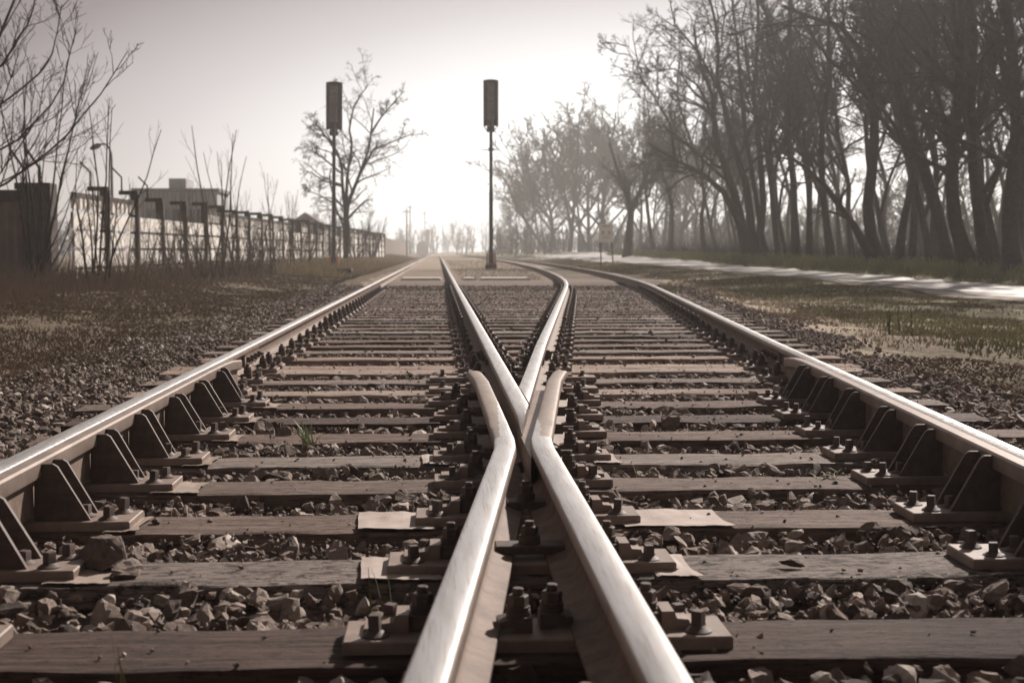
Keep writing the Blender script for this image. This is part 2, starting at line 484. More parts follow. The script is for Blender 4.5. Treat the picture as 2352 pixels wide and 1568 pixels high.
M['shoulder'] = simple('gravel_shoulder', (0.26, 0.215, 0.18), (0.42, 0.36, 0.31), 5, 0.9)

# ------------------------------------------------------------------ ground sheet
def ground():
    ys = np.concatenate([np.arange(-14, 0, 0.7), np.arange(0, 30, 0.16), np.arange(30, 70, 0.4), np.arange(70, 130, 1.5), np.arange(130, 300, 8), np.arange(300, 1500, 60)])
    xs = np.concatenate([-np.geomspace(600, 12, 22), np.arange(-11.7, -2.7, 0.3), np.arange(-2.7, 6.5, 0.12), np.arange(6.5, 18, 0.3), np.geomspace(18, 600, 22)])
    X, Y = np.meshgrid(xs, ys)
    Z = terrain(X, Y)
    rr = XR(Y)
    t = np.zeros_like(X)
    nz = 0.35 * vnoise(X * 1.3, Y * 1.3)
    left = smooth(-0.25, 0.35, -(X + 2.55) + nz * 0.6)
    t = np.where(left > 0.5, 1.0, t)
    d = X - rr + nz * 0.5
    sand = smooth(1.1, 1.5, d)
    turfw = np.maximum(smooth(1.7, 2.5, d - 0.05 * np.clip(Y - 12, 0, 12) + 0.6 * vnoise(X * 0.5, Y * 0.3)), 1 - smooth(11, 16, Y))
    t = np.where(d > 1.0, 0.5 * sand + 0.5 * turfw + 0.5 * (turfw > 0.95) * smooth(9, 16, Y + 3 * nz), t)
    far = smooth(31, 34, Y)
    t = np.where((X > -2.2) & (d < 1.0), 0.10 * far + 0.22 * smooth(40, 60, Y), t)
    t = np.where((Y > 29) & (X < -1.55 + nz * 0.5), 1.0, t)
    V = np.stack([X, Y, Z], -1).reshape(-1, 3)
    ny, nx = X.shape
    i = np.arange(ny - 1)[:, None] * nx + np.arange(nx - 1)[None, :]
    F = np.stack([i, i + 1, i + nx + 1, i + nx], -1).reshape(-1, 4)
    me = np_mesh('ground', V, F, M['ground'], attr=t.ravel())
    me.shade_smooth()
    tag(obj('ground', me), kind='structure')
ground()

def strip(name, mat, xc, half, y0, y1, dz, step=1.0, wob=0.12, kind='structure', thick=0.0):
    ys = np.arange(y0, y1 + step, step)
    U = np.linspace(-1, 1, 7)
    V = []
    for y in ys:
        c = xc(y)
        hf = half(y) if callable(half) else half
        for u in U:
            x = c + u * hf + (wob * float(vnoise(y * 0.7, u * 3 + 9)) if abs(u) == 1 else 0)
            V.append((x, y, tz(x, y) + dz))
    ny, nx = len(ys), len(U)
    i = np.arange(ny - 1)[:, None] * nx + np.arange(nx - 1)[None, :]
    F = np.stack([i, i + 1, i + nx + 1, i + nx], -1).reshape(-1, 4)
    me = np_mesh(name, V, F, mat); me.shade_smooth()
    return tag(obj(name, me), kind=kind)
strip('path', M['path'], lambda y: 12.4 + 1.5 * float(smooth(70, 110, y)), lambda y: 1.45 + 2.2 * float(smooth(62, 95, y)), -12, 165, 0.035, 0.8, 0.10)
strip('path_shoulder', M['shoulder'], lambda y: 10.75, 0.55, -12, 70, 0.028, 0.8, 0.14)
strip('side_path', M['path'], lambda y: 12.4 - (y - 84) * 0.075, 1.0, 84, 150, 0.042, 2.0, 0.1)

# ------------------------------------------------------------------ rails
HP = [(-0.0625, 0), (0.0625, 0), (0.0625, 0.011), (0.02, 0.026), (0.0085, 0.042), (0.0075, 0.06), (0.0085, 0.098),
      (0.014, 0.106), (0.0325, 0.113), (0.0345, 0.117), (0.0335, 0.136), (0.0315, 0.1415), (0.027, 0.1450), (0.0205, 0.1468),
      (0.011, 0.1484), (0.0, 0.149)]
HP = HP + [(-u, z) for (u, z) in reversed(HP[2:-1])]
TOPI = set(i for i in range(len(HP)) if HP[i][1] >= 0.1400 and HP[(i + 1) % len(HP)][1] >= 0.1400)

def rail_mesh(name, xf, ys, mats, prof=HP, top=TOPI, z0=RB, lr=None, zoff=None):
    """sweep the profile along Y; lr(y) = (left, right) limits of the head in u"""
    ys = np.asarray(ys, float); n = len(prof); V = []
    for y in ys:
        c = float(xf(y))
        for (u, z) in prof:
            if lr is not None:
                a, b_ = lr(y)
                u = min(max(u, a), b_)
            V.append((c + u, y, z0 + z + (zoff(y) if zoff and z > 0.1 else 0)))
    F = []; mi = []
    for j in range(len(ys) - 1):
        for i in range(n):
            k = (i + 1) % n
            F.append((j * n + i, j * n + k, (j + 1) * n + k, (j + 1) * n + i)); mi.append(0 if i in top else (2 if prof[i][1] >= 0.112 and prof[k][1] >= 0.112 else 1))
    F.append(tuple(reversed(range(n)))); mi.append(1)
    F.append(tuple((len(ys) - 1) * n + i for i in range(n))); mi.append(1)
    me = np_mesh(name, V, F, mats, mi)
    bm = bmesh.new(); bm.from_mesh(me); bmesh.ops.recalc_face_normals(bm, faces=bm.faces); bm.to_mesh(me); bm.free()
    me.shade_smooth(); me.set_sharp_from_angle(angle=R(38))
    return me

def rail(label, xf, ys, mats=None, **k):
    o = obj('rail', rail_mesh('rail', xf, ys, mats or [M['steel'], M['rust'], M['check']], **k))
    return tag(o, label, 'rail', 'running rails')

JY = 8.5
near_ys = np.concatenate([np.arange(-2, JY, 0.5), [JY - 0.004]])
far_ys = np.concatenate([[JY + 0.004], np.arange(9, 60, 0.5), np.arange(60, 150, 2), np.arange(150, 420, 15)])
rails = {}
rails['ln'] = rail('outer rail at the left edge with a raised check rail and gusset brackets beside it', XL, near_ys)
rails['lf'] = rail('straight rail leading away from the joint past the fence and the far-left signal', XL, far_ys)
rails['rn'] = rail('outer rail at the right edge whose inner side lies in dark shade behind brackets', XR, near_ys)
rails['rf'] = rail('curved outer rail sweeping away below the grass verge and pale path', XR, far_ys)
rails['vf'] = rail('straight bright rail running from the vee joint to the vanishing point', XS, far_ys)
rails['df'] = rail('curved inner rail bending right in front of the middle signal', XD, far_ys)

# joints: fishplates with bolts as parts of the far rails
def fishplate(parent, xf):
    for s in (-1, 1):
        mb = MB()
        for a in range(6):
            pass
        y0, y1 = JY - 0.32, JY + 0.32
        x0, x1 = float(xf(y0)), float(xf(y1))
        pr = [(0.0085, 0.045), (0.024, 0.034), (0.03, 0.05), (0.026, 0.09), (0.031, 0.108), (0.012, 0.102)]
        n = len(pr)
        V = [(x0 + s * u, y0, RB + z) for u, z in pr] + [(x1 + s * u, y1, RB + z) for u, z in pr]
        F = [tuple(range(n)), tuple(reversed(range(n, 2 * n)))] + [(i, n + i, n + (i + 1) % n, (i + 1) % n) for i in range(n)]
        mb.add(V, F)
        fp = obj('fishplate', mb.mesh('fishplate', [M['rust']]), parent)
        for k in range(4):
            y = JY - 0.24 + 0.16 * k
            xx = float(xf(y)) + s * 0.028
            b2 = MB()
            b2.tube([(xx, y, RB + 0.072), (xx + s * 0.022, y, RB + 0.072)], 0.018, 6)
            b2.tube([(xx + s * 0.022, y, RB + 0.072), (xx + s * 0.040, y, RB + 0.072)], 0.010, 6)
            obj('bolt', b2.mesh('bolt', [M['rust_dark']]), fp)
for key, xf in (('lf', XL), ('rf', XR), ('vf', XS), ('df', XD)):
    fishplate(rails[key], xf)

# wing rails: near rail, knuckle, then parallel to the vee with an open flangeway
def wing_l(y):
    ys_ = [-2, 1.0, 4.02, 4.20, 4.8, 6.1, 6.66]
    xs_ = [-0.40, -0.10, 0.200, 0.206, 0.204, 0.196, 0.172]
    return float(np.interp(y, ys_, xs_))
def wing_r(y):
    ys_ = [-2, 4.02, 4.20, 6.1, 6.66]
    xs_ = [0.315, 0.315, 0.323, float(XD(6.1)) + 0.118, float(XD(6.66)) + 0.145]
    return float(np.interp(y, ys_, xs_))
wy = np.concatenate([np.arange(-2, 3.8, 0.4), np.arange(3.8, 4.5, 0.05), np.arange(4.5, 6.66, 0.2), [6.60, 6.64, 6.66]])
def wend(y): return -0.010 * max(0, (y - 6.5) / 0.16) ** 2
wl = obj('wing_rail', rail_mesh('wing_rail', wing_l, wy, [M['wing_l'], M['rust'], M['check']], zoff=wend))
tag(wl, 'left of the two bent wing rails, bright head turning brown past its knuckle', 'wing rail')
wr = obj('wing_rail', rail_mesh('wing_rail', wing_r, wy, [M['wing_r'], M['rust'], M['check']], zoff=wend))
tag(wr, 'right of the two bent wing rails, with a torn bright patch past its knuckle', 'wing rail')

# vee (frog nose): two legs joined, solid towards the tip
vee = empty('crossing_vee', (0.315, 4.76, 0))
tag(vee, 'shining V-shaped crossing nose between the two wing rails', 'crossing nose')
def leg(name, xf, ys, lr=None, zoff=None, prof=HP):
    me = rail_mesh(name, lambda y: xf(y) - 0.315, np.asarray(ys), [M['steel'], M['rust'], M['check']], lr=lr, zoff=zoff)
    for v in me.vertices: v.co.y -= 4.76
    return obj(name, me, vee)
def lrL(y):
    return (-0.07, max(-0.0325, min(0.07, float(XD(y)) + 0.0335 - 0.315))) if y < 5.6 else (-0.07, 0.07)
leg('vee_leg', XS, np.concatenate([np.arange(4.50, 5.6, 0.05), np.arange(5.6, 8.4, 0.4), [8.494]]), lrL, lambda y: -0.048 * max(0, 1 - (y - 4.50) / 0.32) ** 1.4)
def lrR(y):
    lo = 0.3505 - float(XD(y))
    return (min(max(-0.07, lo), 0.03), 0.07) if y < 6.1 else (-0.07, 0.07)
leg('vee_leg', XD, np.concatenate([np.arange(5.24, 6.1, 0.08), np.arange(6.1, 8.4, 0.4), [8.494]]), lrR, lambda y: -0.001)
# filler casting beside the nose
mb = MB()
fill = [(0.279, 4.06), (float(wing_r(4.06)) - 0.034, 4.06), (wing_r(4.8) - 0.0345, 4.8), (wing_r(6.05) - 0.036, 6.05), (0.39, 6.05), (0.279, 4.74)]
mb.prism([(x - 0.315, y - 4.76) for x, y in fill], 'z', 0.045, RT - 0.046)
obj('filler_block', mb.mesh('filler_block', [M['check']]), vee)
mb = MB()
mb.prism([(-0.036, 0.0), (-0.012, 0.0), (0.10, 1.3), (-0.036, 1.3)], 'z', 0.05, RT - 0.036)
obj('nose_block', mb.mesh('nose_block', [M['rust']]), vee)
# spacer bolts through the wings
for y in (4.35, 4.95, 5.5, 6.1):
    for side, f in ((-1, wing_l), (1, wing_r)):
        x = f(y) + side * 0.012
        mb = MB()
        mb.tube([(x, y, 0.095), (x + side * 0.045, y, 0.095)], 0.021, 6)
        mb.tube([(x + side * 0.045, y, 0.095), (x + side * 0.085, y, 0.095)], 0.012, 8)
        obj('bolt', mb.mesh('bolt', [M['rust_dark']]), wl if side < 0 else wr)

# check rails raised beside the outer rails
def check_rail(sx, xr, label):
    pr = [(0.079, 0.04), (0.099, 0.04), (0.099, 0.135), (0.1215, 0.145), (0.1235, 0.150), (0.1235, 0.185), (0.119, 0.1915), (0.085, 0.1925), (0.079, 0.188)]
    ys = np.concatenate([np.arange(-2, 6.7, 0.4), [6.8, 7.0, 7.15, 7.24, 7.27]])
    V = []; F = []; n = len(pr)
    for y in ys:
        fl = 0.018 * max(0, (y - 6.6) / 0.66)
        dz = -0.02 * max(0, (y - 6.9) / 0.37) ** 1.5
        for u, z in pr:
            V.append((float(xr(y)) + sx * (u + fl), y, z + (dz if z > 0.1 else 0)))
    for j in range(len(ys) - 1):
        for i in range(n):
            k = (i + 1) % n
            F.append((j * n + i, j * n + k, (j + 1) * n + k, (j + 1) * n + i))
    F.append(tuple(range(n))); F.append(tuple((len(ys) - 1) * n + i for i in range(n)))
    me = np_mesh('check_rail', V, F, [M['check'], M['rust']], [0 if 3 <= (i % n) <= 8 else 1 for i in range(len(F))])
    bm = bmesh.new(); bm.from_mesh(me); bmesh.ops.recalc_face_normals(bm, faces=bm.faces); bm.to_mesh(me); bm.free()
    me.shade_smooth(); me.set_sharp_from_angle(angle=R(30))
    return tag(obj('check_rail', me), label, 'check rail')
ckl = check_rail(1, XL, 'brownish check rail standing proud beside the left outer rail')
ckr = check_rail(-1, XR, 'shaded check rail standing proud beside the right outer rail')

# ------------------------------------------------------------------ sleepers
SL = [-1.85, -1.22, -0.6, 0.0, 0.62, 1.22, 1.82, 2.42, 3.04, 3.60, 4.19, 4.72, 5.34, 5.90, 6.48, 7.08, 7.70, 8.36, 8.655, 9.40, 10.05]
while SL[-1] < 25.5: SL.append(SL[-1] + 0.62)

def sleeper_mesh(x0, x1, d, seed, ds=0.0, hgt=0.16, mat='wood'):
    r = np.random.default_rng(seed)
    nx = int((x1 - x0) / 0.06) + 2
    xs = np.linspace(x0, x1, nx)
    c = 0.010
    prof = np.array([(0, -hgt), (0, -0.05), (0, -c * 1.4), (c * 0.4, -c * 0.4), (c * 1.4, 0), (d * 0.3, 0.002), (d * 0.5, 0.0), (d * 0.72, 0.002), (d - c * 1.4, 0), (d - c * 0.4, -c * 0.4), (d, -c * 1.4), (d, -0.05), (d, -hgt)])
    n = len(prof)
    V = np.zeros((nx, n, 3))
    V[:, :, 0] = xs[:, None]
    s1, s2 = r.uniform(0, 60), r.uniform(0, 60)
    for k in range(n):
        V[:, k, 1] = prof[k, 0] + 0.0035 * vnoise(xs * 7 + s1, np.full(nx, k * 0.6 + s2)) + 0.004 * vnoise(xs * 1.2 + s1, np.full(nx, s2 + (0 if k < n / 2 else 5)))
        V[:, k, 2] = prof[k, 1] + (0.0022 * vnoise(xs * 6 + s2, np.full(nx, k * 0.9 + s1)) - (0.002 if 4 <= k <= 8 else 0))
    # splinters broken out of the front edge
    for q in range(r.integers(2, 5)):
        xc, w = r.uniform(x0, x1), r.uniform(0.05, 0.3)
        m = np.exp(-((xs - xc) / w) ** 4)
        for k in (2, 3, 4):
            V[:, k, 1] += m * 0.010; V[:, k, 2] -= m * 0.006
    V = V.reshape(-1, 3)
    i = np.arange(nx - 1)[:, None] * n + np.arange(n - 1)[None, :]
    F = np.stack([i, i + 1, i + n + 1, i + n], -1).reshape(-1, 4)
    fl = [tuple(f) for f in F] + [tuple(range(n)), tuple((nx - 1) * n + k for k in range(n))]
    me = np_mesh('sleeper', V, fl, M[mat])
    bm = bmesh.new(); bm.from_mesh(me); bmesh.ops.recalc_face_normals(bm, faces=bm.faces); bm.to_mesh(me); bm.free()
    me.shade_smooth(); me.set_sharp_from_angle(angle=R(50))
    return me

# fastening pieces (built once, shared mesh data)
def screw_mesh():
    mb = MB()
    mb.cyl(0, 0, [(0.034, 0), (0.033, 0.004), (0.022, 0.010), (0.018, 0.013)], 14)
    a = R(9)
    mb.cyl(0, 0, [(0.0185, 0.012), (0.0185, 0.040), (0.0165, 0.043)], 4, rot=a)
    return mb.mesh('screw', [M['rust_dark']], 30)
def clamp_mesh():
    mb = MB()   # origin at the clamp bolt; +X points away from the rail
    mb.prism([(-0.045, 0.012), (-0.045, 0.030), (-0.01, 0.038), (0.028, 0.038), (0.028, 0.0), (0.012, 0.0), (-0.012, 0.014)], 'y', -0.032, 0.032)
    mb.cyl(0, 0, [(0.027, 0.038), (0.027, 0.044), (0.025, 0.045), (0.027, 0.047), (0.027, 0.052), (0.025, 0.053), (0.027, 0.055), (0.027, 0.060)], 14)
    mb.cyl(0, 0, [(0.024, 0.060), (0.024, 0.084), (0.021, 0.087)], 6)
    mb.cyl(0, 0, [(0.0125, 0.087), (0.0125, 0.102), (0.011, 0.104)], 10)
    return mb.mesh('clamp', [M['rust_dark']], 30)
def step_mesh():
    mb = MB()
    mb.prism([(0.0, 0.0), (0.0, 0.036), (0.024, 0.036), (0.030, 0.022), (0.052, 0.020), (0.056, 0.012), (0.085, 0.011), (0.088, 0.0)], 'y', -0.036, 0.036)
    return mb.mesh('stepped_rib', [M['plate']])
SCREW, CLAMP, STEP = screw_mesh(), clamp_mesh(), step_mesh()
for me_, a_, b_ in ((SCREW, 0.80, 0.85), (CLAMP, 0.87, 0.80)):
    for v in me_.vertices: v.co.x *= a_; v.co.y *= a_; v.co.z *= b_

def plate_box(x0, x1, y0, y1, th=0.022, mat='plate'):
    mb = MB(); mb.box(x0, x1, y0, y1, 0.001, th, 0, 0.003)
    return mb.mesh('base_plate', [M[mat]])
PH = 0.022
def put(mesh, name, par, x, y, z, rz=0.0, flip=False):
    tl = R(random.uniform(-3.5, 3.5)) if name == 'screw' else R(random.uniform(-1.2, 1.2)) if name == 'clamp' else 0
    o = obj(name, mesh, par, (x, y, z - (0.001 if tl else 0)), (tl, tl * 0.6, rz + (math.pi if flip else 0) + (R(random.uniform(-5, 5)) if name == 'clamp' else 0)))
    if name == 'screw': o.scale = (1, 1, random.uniform(0.85, 1.2))
    return o

def std_plate(par, xc, yc, detail, ang=0.0):
    """K-type plate under one rail, both sides fastened"""
    if detail:
        p = obj('base_plate', plate_box(xc - 0.19, xc + 0.19, yc - 0.08, yc + 0.08), par)
        for s in (-1, 1):
            put(CLAMP, 'clamp', p, xc + s * 0.093, yc, PH, 0, s < 0)
            for q in (-0.045, 0.045) if s > 0 else (0.0,):
                put(SCREW, 'screw', p, xc + s * 0.158, yc + q, PH, random.uniform(0, 1))
        return p
    mb = MB()
    mb.box(xc - 0.19, xc + 0.19, yc - 0.08, yc + 0.08, 0.001, PH, 0, 0.003)
    for s in (-1, 1):
        mb.box(xc + s * 0.093 - 0.03, xc + s * 0.093 + 0.03, yc - 0.03, yc + 0.03, PH, PH + 0.04, 1)
        mb.cyl(xc + s * 0.093, yc, [(0.026, PH + 0.04), (0.024, PH + 0.085), (0.012, PH + 0.10)], 6, 1)
        mb.cyl(xc + s * 0.158, yc, [(0.033, PH), (0.018, PH + 0.014), (0.018, PH + 0.042)], 6, 1)
    return obj('base_plate', mb.mesh('base_plate', [M['plate'], M['rust_dark']]), par)

def gusset_mesh(sx):
    mb = MB()
    pts = [(0.0, 0.0), (0.145, 0.0), (0.062, 0.148), (0.05, 0.156), (0.02, 0.156), (0.004, 0.140)]
    mb.prism([(sx * a, b) for a, b in pts], 'y', 0, 0.013)
    return mb.mesh('gusset', [M['rust_dark']], 30)
GUS = {1: gusset_mesh(1), -1: gusset_mesh(-1)}
def chair_plate(par, xc, yc, sx, yr):
    """long plate of the outer rail with a pair of gussets holding the check rail"""
    x0, x1 = (xc - 0.16, xc + 0.36) if sx > 0 else (xc - 0.36, xc + 0.16)
    p = obj('base_plate', plate_box(x0, x1, yc - 0.085, yc + 0.085, 0.026), par)
    z = 0.026
    for q in (-0.062, 0.048):
        g_ = put(GUS[sx], 'gusset', p, xc + sx * 0.101, yc + q + random.uniform(-0.004, 0.004), z - 0.001, R(random.uniform(-2.5, 2.5)))
        g_.scale = (random.uniform(0.95, 1.04), random.uniform(0.8, 1.2), random.uniform(0.96, 1.02))
    put(SCREW, 'screw', p, xc + sx * 0.295, yc - 0.045, z, random.uniform(0, 1))
    put(SCREW, 'screw', p, xc + sx * 0.315, yc + 0.045, z, random.uniform(0, 1))
    put(SCREW, 'screw', p, xc + sx * 0.225, yc + 0.0, z, random.uniform(0, 1))
    put(SCREW, 'screw', p, xc - sx * 0.12, yc + 0.02, z, random.uniform(0, 1))
    return p

sl_labels = {
 2.42: 'sleeper nearest the bottom edge, dark reddish timber split along its length',
 3.04: 'pale pitted sleeper with a dark oblong stone on it, second from the bottom edge',
 3.60: 'sleeper carrying the two large pale packing sheets',
 4.19: 'sleeper with a wavy broken front edge just nearer than the wing rail knuckle',
 4.72: 'sleeper at the knuckle of the wing rails with short pale sheets under its plate',
 5.34: 'sleeper just behind the tip of the shining crossing nose, beside a grass tuft',
 5.90: 'sleeper under the middle of the crossing vee, partly covered by loose stones',
 6.48: 'sleeper under the far ends of the bent wing rails',
 7.08: 'grey sleeper at the far end of the two check rails',
 7.70: 'narrow-looking grey sleeper just beyond the ends of the check rails',
 8.36: 'nearer of the two touching sleepers directly under the rail joints',
 8.655: 'farther of the two touching sleepers directly under the rail joints',
 9.40: 'first single sleeper beyond the rail joints, pale on top'}
ordw = ['first', 'second', 'third', 'fourth', 'fifth', 'sixth', 'seventh', 'eighth', 'ninth', 'tenth', 'eleventh', 'twelfth', 'thirteenth', 'fourteenth',
        'fifteenth', 'sixteenth', 'seventeenth', 'eighteenth', 'nineteenth', 'twentieth', 'twenty-first', 'twenty-second', 'twenty-third', 'twenty-fourth', 'twenty-fifth', 'twenty-sixth', 'twenty-seventh', 'twenty-eighth']
far_n = 0
sleepers = []
for i, yf in enumerate(SL):
    d = 0.27 if yf in (2.42,) else (0.285 if yf in (8.36, 8.655) else 0.25)
    yc = yf + d / 2
    x0 = -1.19 - 0.5 + random.uniform(-0.05, 0.08)
    x1 = float(XR(yf)) + 0.62 + random.uniform(-0.06, 0.05)
    if yf < 1.5: x1 = max(x1, 2.1)
    e_ = empty('sleeper', (0, yf, 0))
    sleepers.append(e_)
    if yf in sl_labels: lab = sl_labels[yf]
    elif yf < 2.3: lab = 'sleeper below the bottom edge of the photo, ' + ordw[[s for s in SL if s < 2.3][::-1].index(yf)] + ' one back from the edge'
    else:
        far_n += 1
        lab = ordw[far_n] + ' single sleeper beyond the rail joints, counting away from them' if far_n > 0 else ''
    tag(e_, lab, 'sleeper', 'timber sleepers under the turnout')
    wm = {2.42: 'wood_dark', 1.82: 'wood_dark', 1.22: 'wood_dark', 3.04: 'wood_pitted', 3.60: 'wood_mid', 4.19: 'wood_mid', 4.72: 'wood', 5.34: 'wood_mid', 5.90: 'wood_dark', 6.48: 'wood_mid', 7.08: 'wood_pale', 7.70: 'wood', 8.36: 'wood_pale', 8.655: 'wood_pale', 9.40: 'wood_pale'}.get(yf, ('wood', 'wood_mid', 'wood_mid', 'wood_dark')[i % 4])  # nearest sleepers take darker timbers, foreground dimness put into their colour
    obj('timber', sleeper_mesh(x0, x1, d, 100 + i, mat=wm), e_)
    yl = d / 2
    detail = yf < 13.0
    if yf < 7.0:
        chair_plate(e_, float(XL(yc)), yl, 1, yc)
        chair_plate(e_, float(XR(yc)), yl, -1, yc)
    else:
        std_plate(e_, float(XL(yc)), yl, detail)
        std_plate(e_, float(XR(yc)), yl, detail)
    if yf < 8.3:
        # long plate under both inner rails
        a = min(float(XD(yc)) - 0.235, 0.315 - 0.33) if yf < 4.5 else (-0.02 if yf < 6.2 else -0.05)
        b_ = 0.555 if yf < 4.5 else float(XD(yc)) + 0.335
        a = max(a, -0.6)
        hw = 0.075
        p = obj('base_plate', plate_box(a, b_, yl - hw, yl + hw, 0.026), e_)
        z = 0.026
        lw = wing_l(yc) if yc < 6.66 else 0.315
        rw = wing_r(yc) if yc < 6.66 else float(XD(yc))
        lw_, rw_ = min(lw, rw), max(lw, rw)
        put(CLAMP, 'clamp', p, lw_ - 0.086, yl + 0.015, z, 0, True)
        put(STEP, 'stepped_rib', p, lw_ - 0.112, yl + 0.012, z, 0, True)
        put(CLAMP, 'clamp', p, rw_ + 0.086, yl + 0.015, z)
        put(STEP, 'stepped_rib', p, rw_ + 0.112, yl + 0.012, z)
        two = yf < 4.9
        for xx in ([a + 0.075] if not two else [a + 0.06, a + 0.085]):
            put(SCREW, 'screw', p, xx, yl + (0.0 if not two else (-0.038 if xx == a + 0.06 else 0.04)), z, random.uniform(0, 1))
        for xx in ([b_ - 0.075] if not two else [b_ - 0.06, b_ - 0.085]):
            put(SCREW, 'screw', p, xx, yl + (0.0 if not two else (-0.038 if xx == b_ - 0.06 else 0.04)), z, random.uniform(0, 1))
        if 2.9 < yf < 3.8:
            mb = MB(); xm = (lw_ + rw_) / 2; hw2 = (rw_ - lw_) / 2 - 0.018
            mb.box(xm - hw2, xm + hw2, yl - 0.035, yl + 0.035, RB + 0.016, RB + 0.036, 0, 0.003)
            mb.cyl(xm, yl, [(0.026, RB + 0.036), (0.026, RB + 0.054), (0.024, RB + 0.056)], 14)
            mb.cyl(xm, yl, [(0.021, RB + 0.056), (0.021, RB + 0.075), (0.018, RB + 0.078)], 6)
            mb.cyl(xm, yl, [(0.011, RB + 0.078), (0.011, RB + 0.090)], 10)
            obj('bridge_clamp', mb.mesh('bridge_clamp', [M['rust_dark']], 30), p)
        elif yf < 2.9:
            put(CLAMP, 'clamp', p, lw_ + 0.097, yl - 0.01, z)
            put(CLAMP, 'clamp', p, rw_ - 0.097, yl + 0.02, z, 0, True)
        elif yf > 6.6:
            put(CLAMP, 'clamp', p, lw_ + 0.09, yl, z)
    else:
        std_plate(e_, 0.315, yl, detail)
        std_plate(e_, float(XD(yc)), yl, detail)

# pale packing sheets that stick out from under plates
def sheet(x0, x1, y0, y1, z, curl, label, skew=0.0, mat='sheet'):
    nx, ny = 24, 4
    xs = np.linspace(x0, x1, nx); ysn = np.linspace(y0, y1, ny)
    V = []
    for j in range(ny):
        for i in range(nx):
            u = (xs[i] - x0) / (x1 - x0)
            c = curl * ((1 - u) if curl > 0 else u) ** 3 if curl else 0
            x = xs[i] + skew * (ysn[j] - y0) + 0.004 * float(vnoise(j * 1.7, i * 0.4)) * (1 if i in (0, nx - 1) else 0)
            V.append((x, ysn[j] + 0.003 * float(vnoise(i * 0.6, j * 2.1 + 7)), z + abs(c) + 0.0015 * float(vnoise(i * 0.3 + 5, j * 0.5))))
    i = np.arange(ny - 1)[:, None] * nx + np.arange(nx - 1)[None, :]
    F = np.stack([i, i + 1, i + nx + 1, i + nx], -1).reshape(-1, 4)
    me = np_mesh('packing_sheet', V, F, M[mat])
    o = obj('packing_sheet', me)
    md = o.modifiers.new('thickness', 'SOLIDIFY'); md.thickness = 0.0016; md.offset = 1
    tag(o, label, 'sheet', 'packing sheets under plates')
sheet(-0.225, -0.02, 3.61, 3.84, 0.004, 0.003, 'large pale packing sheet curling up, left of the left wing rail')
sheet(0.50, 0.80, 3.61, 3.84, 0.004, 0, 'largest pale packing sheet, lying flat right of the right wing rail', -0.08)
sheet(-0.185, 0.0, 3.045, 3.26, 0.004, 0.004, 'short packing sheet under the left end of the plate on the pitted sleeper')
sheet(0.50, 0.60, 3.045, 3.27, 0.004, 0, 'short brownish packing sheet under the right end of the plate on the pitted sleeper', -0.05)
sheet(-0.06, 0.06, 4.72, 4.93, 0.004, 0.003, 'small pale packing sheet left of the wing rail knuckle')
sheet(0.55, 0.645, 4.72, 4.94, 0.004, 0, 'small pale packing sheet right of the wing rail knuckle', -0.04)
for i, (yf, w) in enumerate(((3.04, 0.075), (3.6, 0.02), (4.19, 0.075), (4.72, 0.03), (5.34, 0.03), (5.9, 0.03), (6.48, 0.05))):
    xe = float(XL(yf)) + 0.36
    sheet(xe - 0.07, xe + w, yf + 0.01, yf + 0.20, 0.0035, -0.006 if i % 2 else 0, 'thin packing sheet under the ' + ordw[i] + ' gusset bracket plate of the left outer rail, counting away', 0.0, 'sheet_dirty')

# ------------------------------------------------------------------ ballast
def rock_variants(nv, npts, seed):
    r = np.random.default_rng(seed); out = []
    for _ in range(nv):
        p = r.normal(size=(npts, 3)); p /= np.linalg.norm(p, axis=1)[:, None]
        p *= r.uniform(0.72, 1.0, (npts, 1)) * np.array([1.0, r.uniform(0.6, 0.95), r.uniform(0.4, 0.75)])
        bm = bmesh.new()
        for q in p: bm.verts.new(q)
        res = bmesh.ops.convex_hull(bm, input=bm.verts)
        bmesh.ops.delete(bm, geom=[v for v in bm.verts if not v.link_faces], context='VERTS')
        bmesh.ops.triangulate(bm, faces=bm.faces)
        bm.verts.index_update(); bm.verts.ensure_lookup_table()
        out.append((np.array([v.co[:] for v in bm.verts]), np.array([[v.index for v in f.verts] for f in bm.faces])))
        bm.free()
    return out
RV_HI = rock_variants(18, 13, 1)
RV_LO = rock_variants(8, 9, 2)
def roughen(vs, seed, k=0.042):
    r = np.random.default_rng(seed); out = []
    for v, f in vs:
        edges = {}; V = [tuple(p) for p in v]; F = []
        def mid(a, b):
            key = (min(a, b), max(a, b))
            if key not in edges:
                edges[key] = len(V); V.append(tuple((np.array(V[a]) + np.array(V[b])) / 2 + r.normal(0, k, 3)))
            return edges[key]
        for a, b, c in f:
            x_, y_, z_ = mid(a, b), mid(b, c), mid(c, a)
            F += [(a, x_, z_), (x_, b, y_), (z_, y_, c), (x_, y_, z_)]
        out.append((np.array(V), np.array(F)))
    return out
RV_ROUGH = roughen(RV_HI, 4)

def rot_mats(r, n, tilt=0.6):
    a = r.uniform(0, 2 * np.pi, n); b = r.normal(0, tilt, n); c = r.normal(0, tilt, n)
    ca, sa, cb, sb, cc, sc_ = np.cos(a), np.sin(a), np.cos(b), np.sin(b), np.cos(c), np.sin(c)
    Z = np.zeros(n); O = np.ones(n)
    Rz = np.stack([ca, -sa, Z, sa, ca, Z, Z, Z, O], -1).reshape(n, 3, 3)
    Rx = np.stack([O, Z, Z, Z, cb, -sb, Z, sb, cb], -1).reshape(n, 3, 3)
    Ry = np.stack([cc, Z, sc_, Z, O, Z, -sc_, Z, cc], -1).reshape(n, 3, 3)
    return Rz @ Rx @ Ry

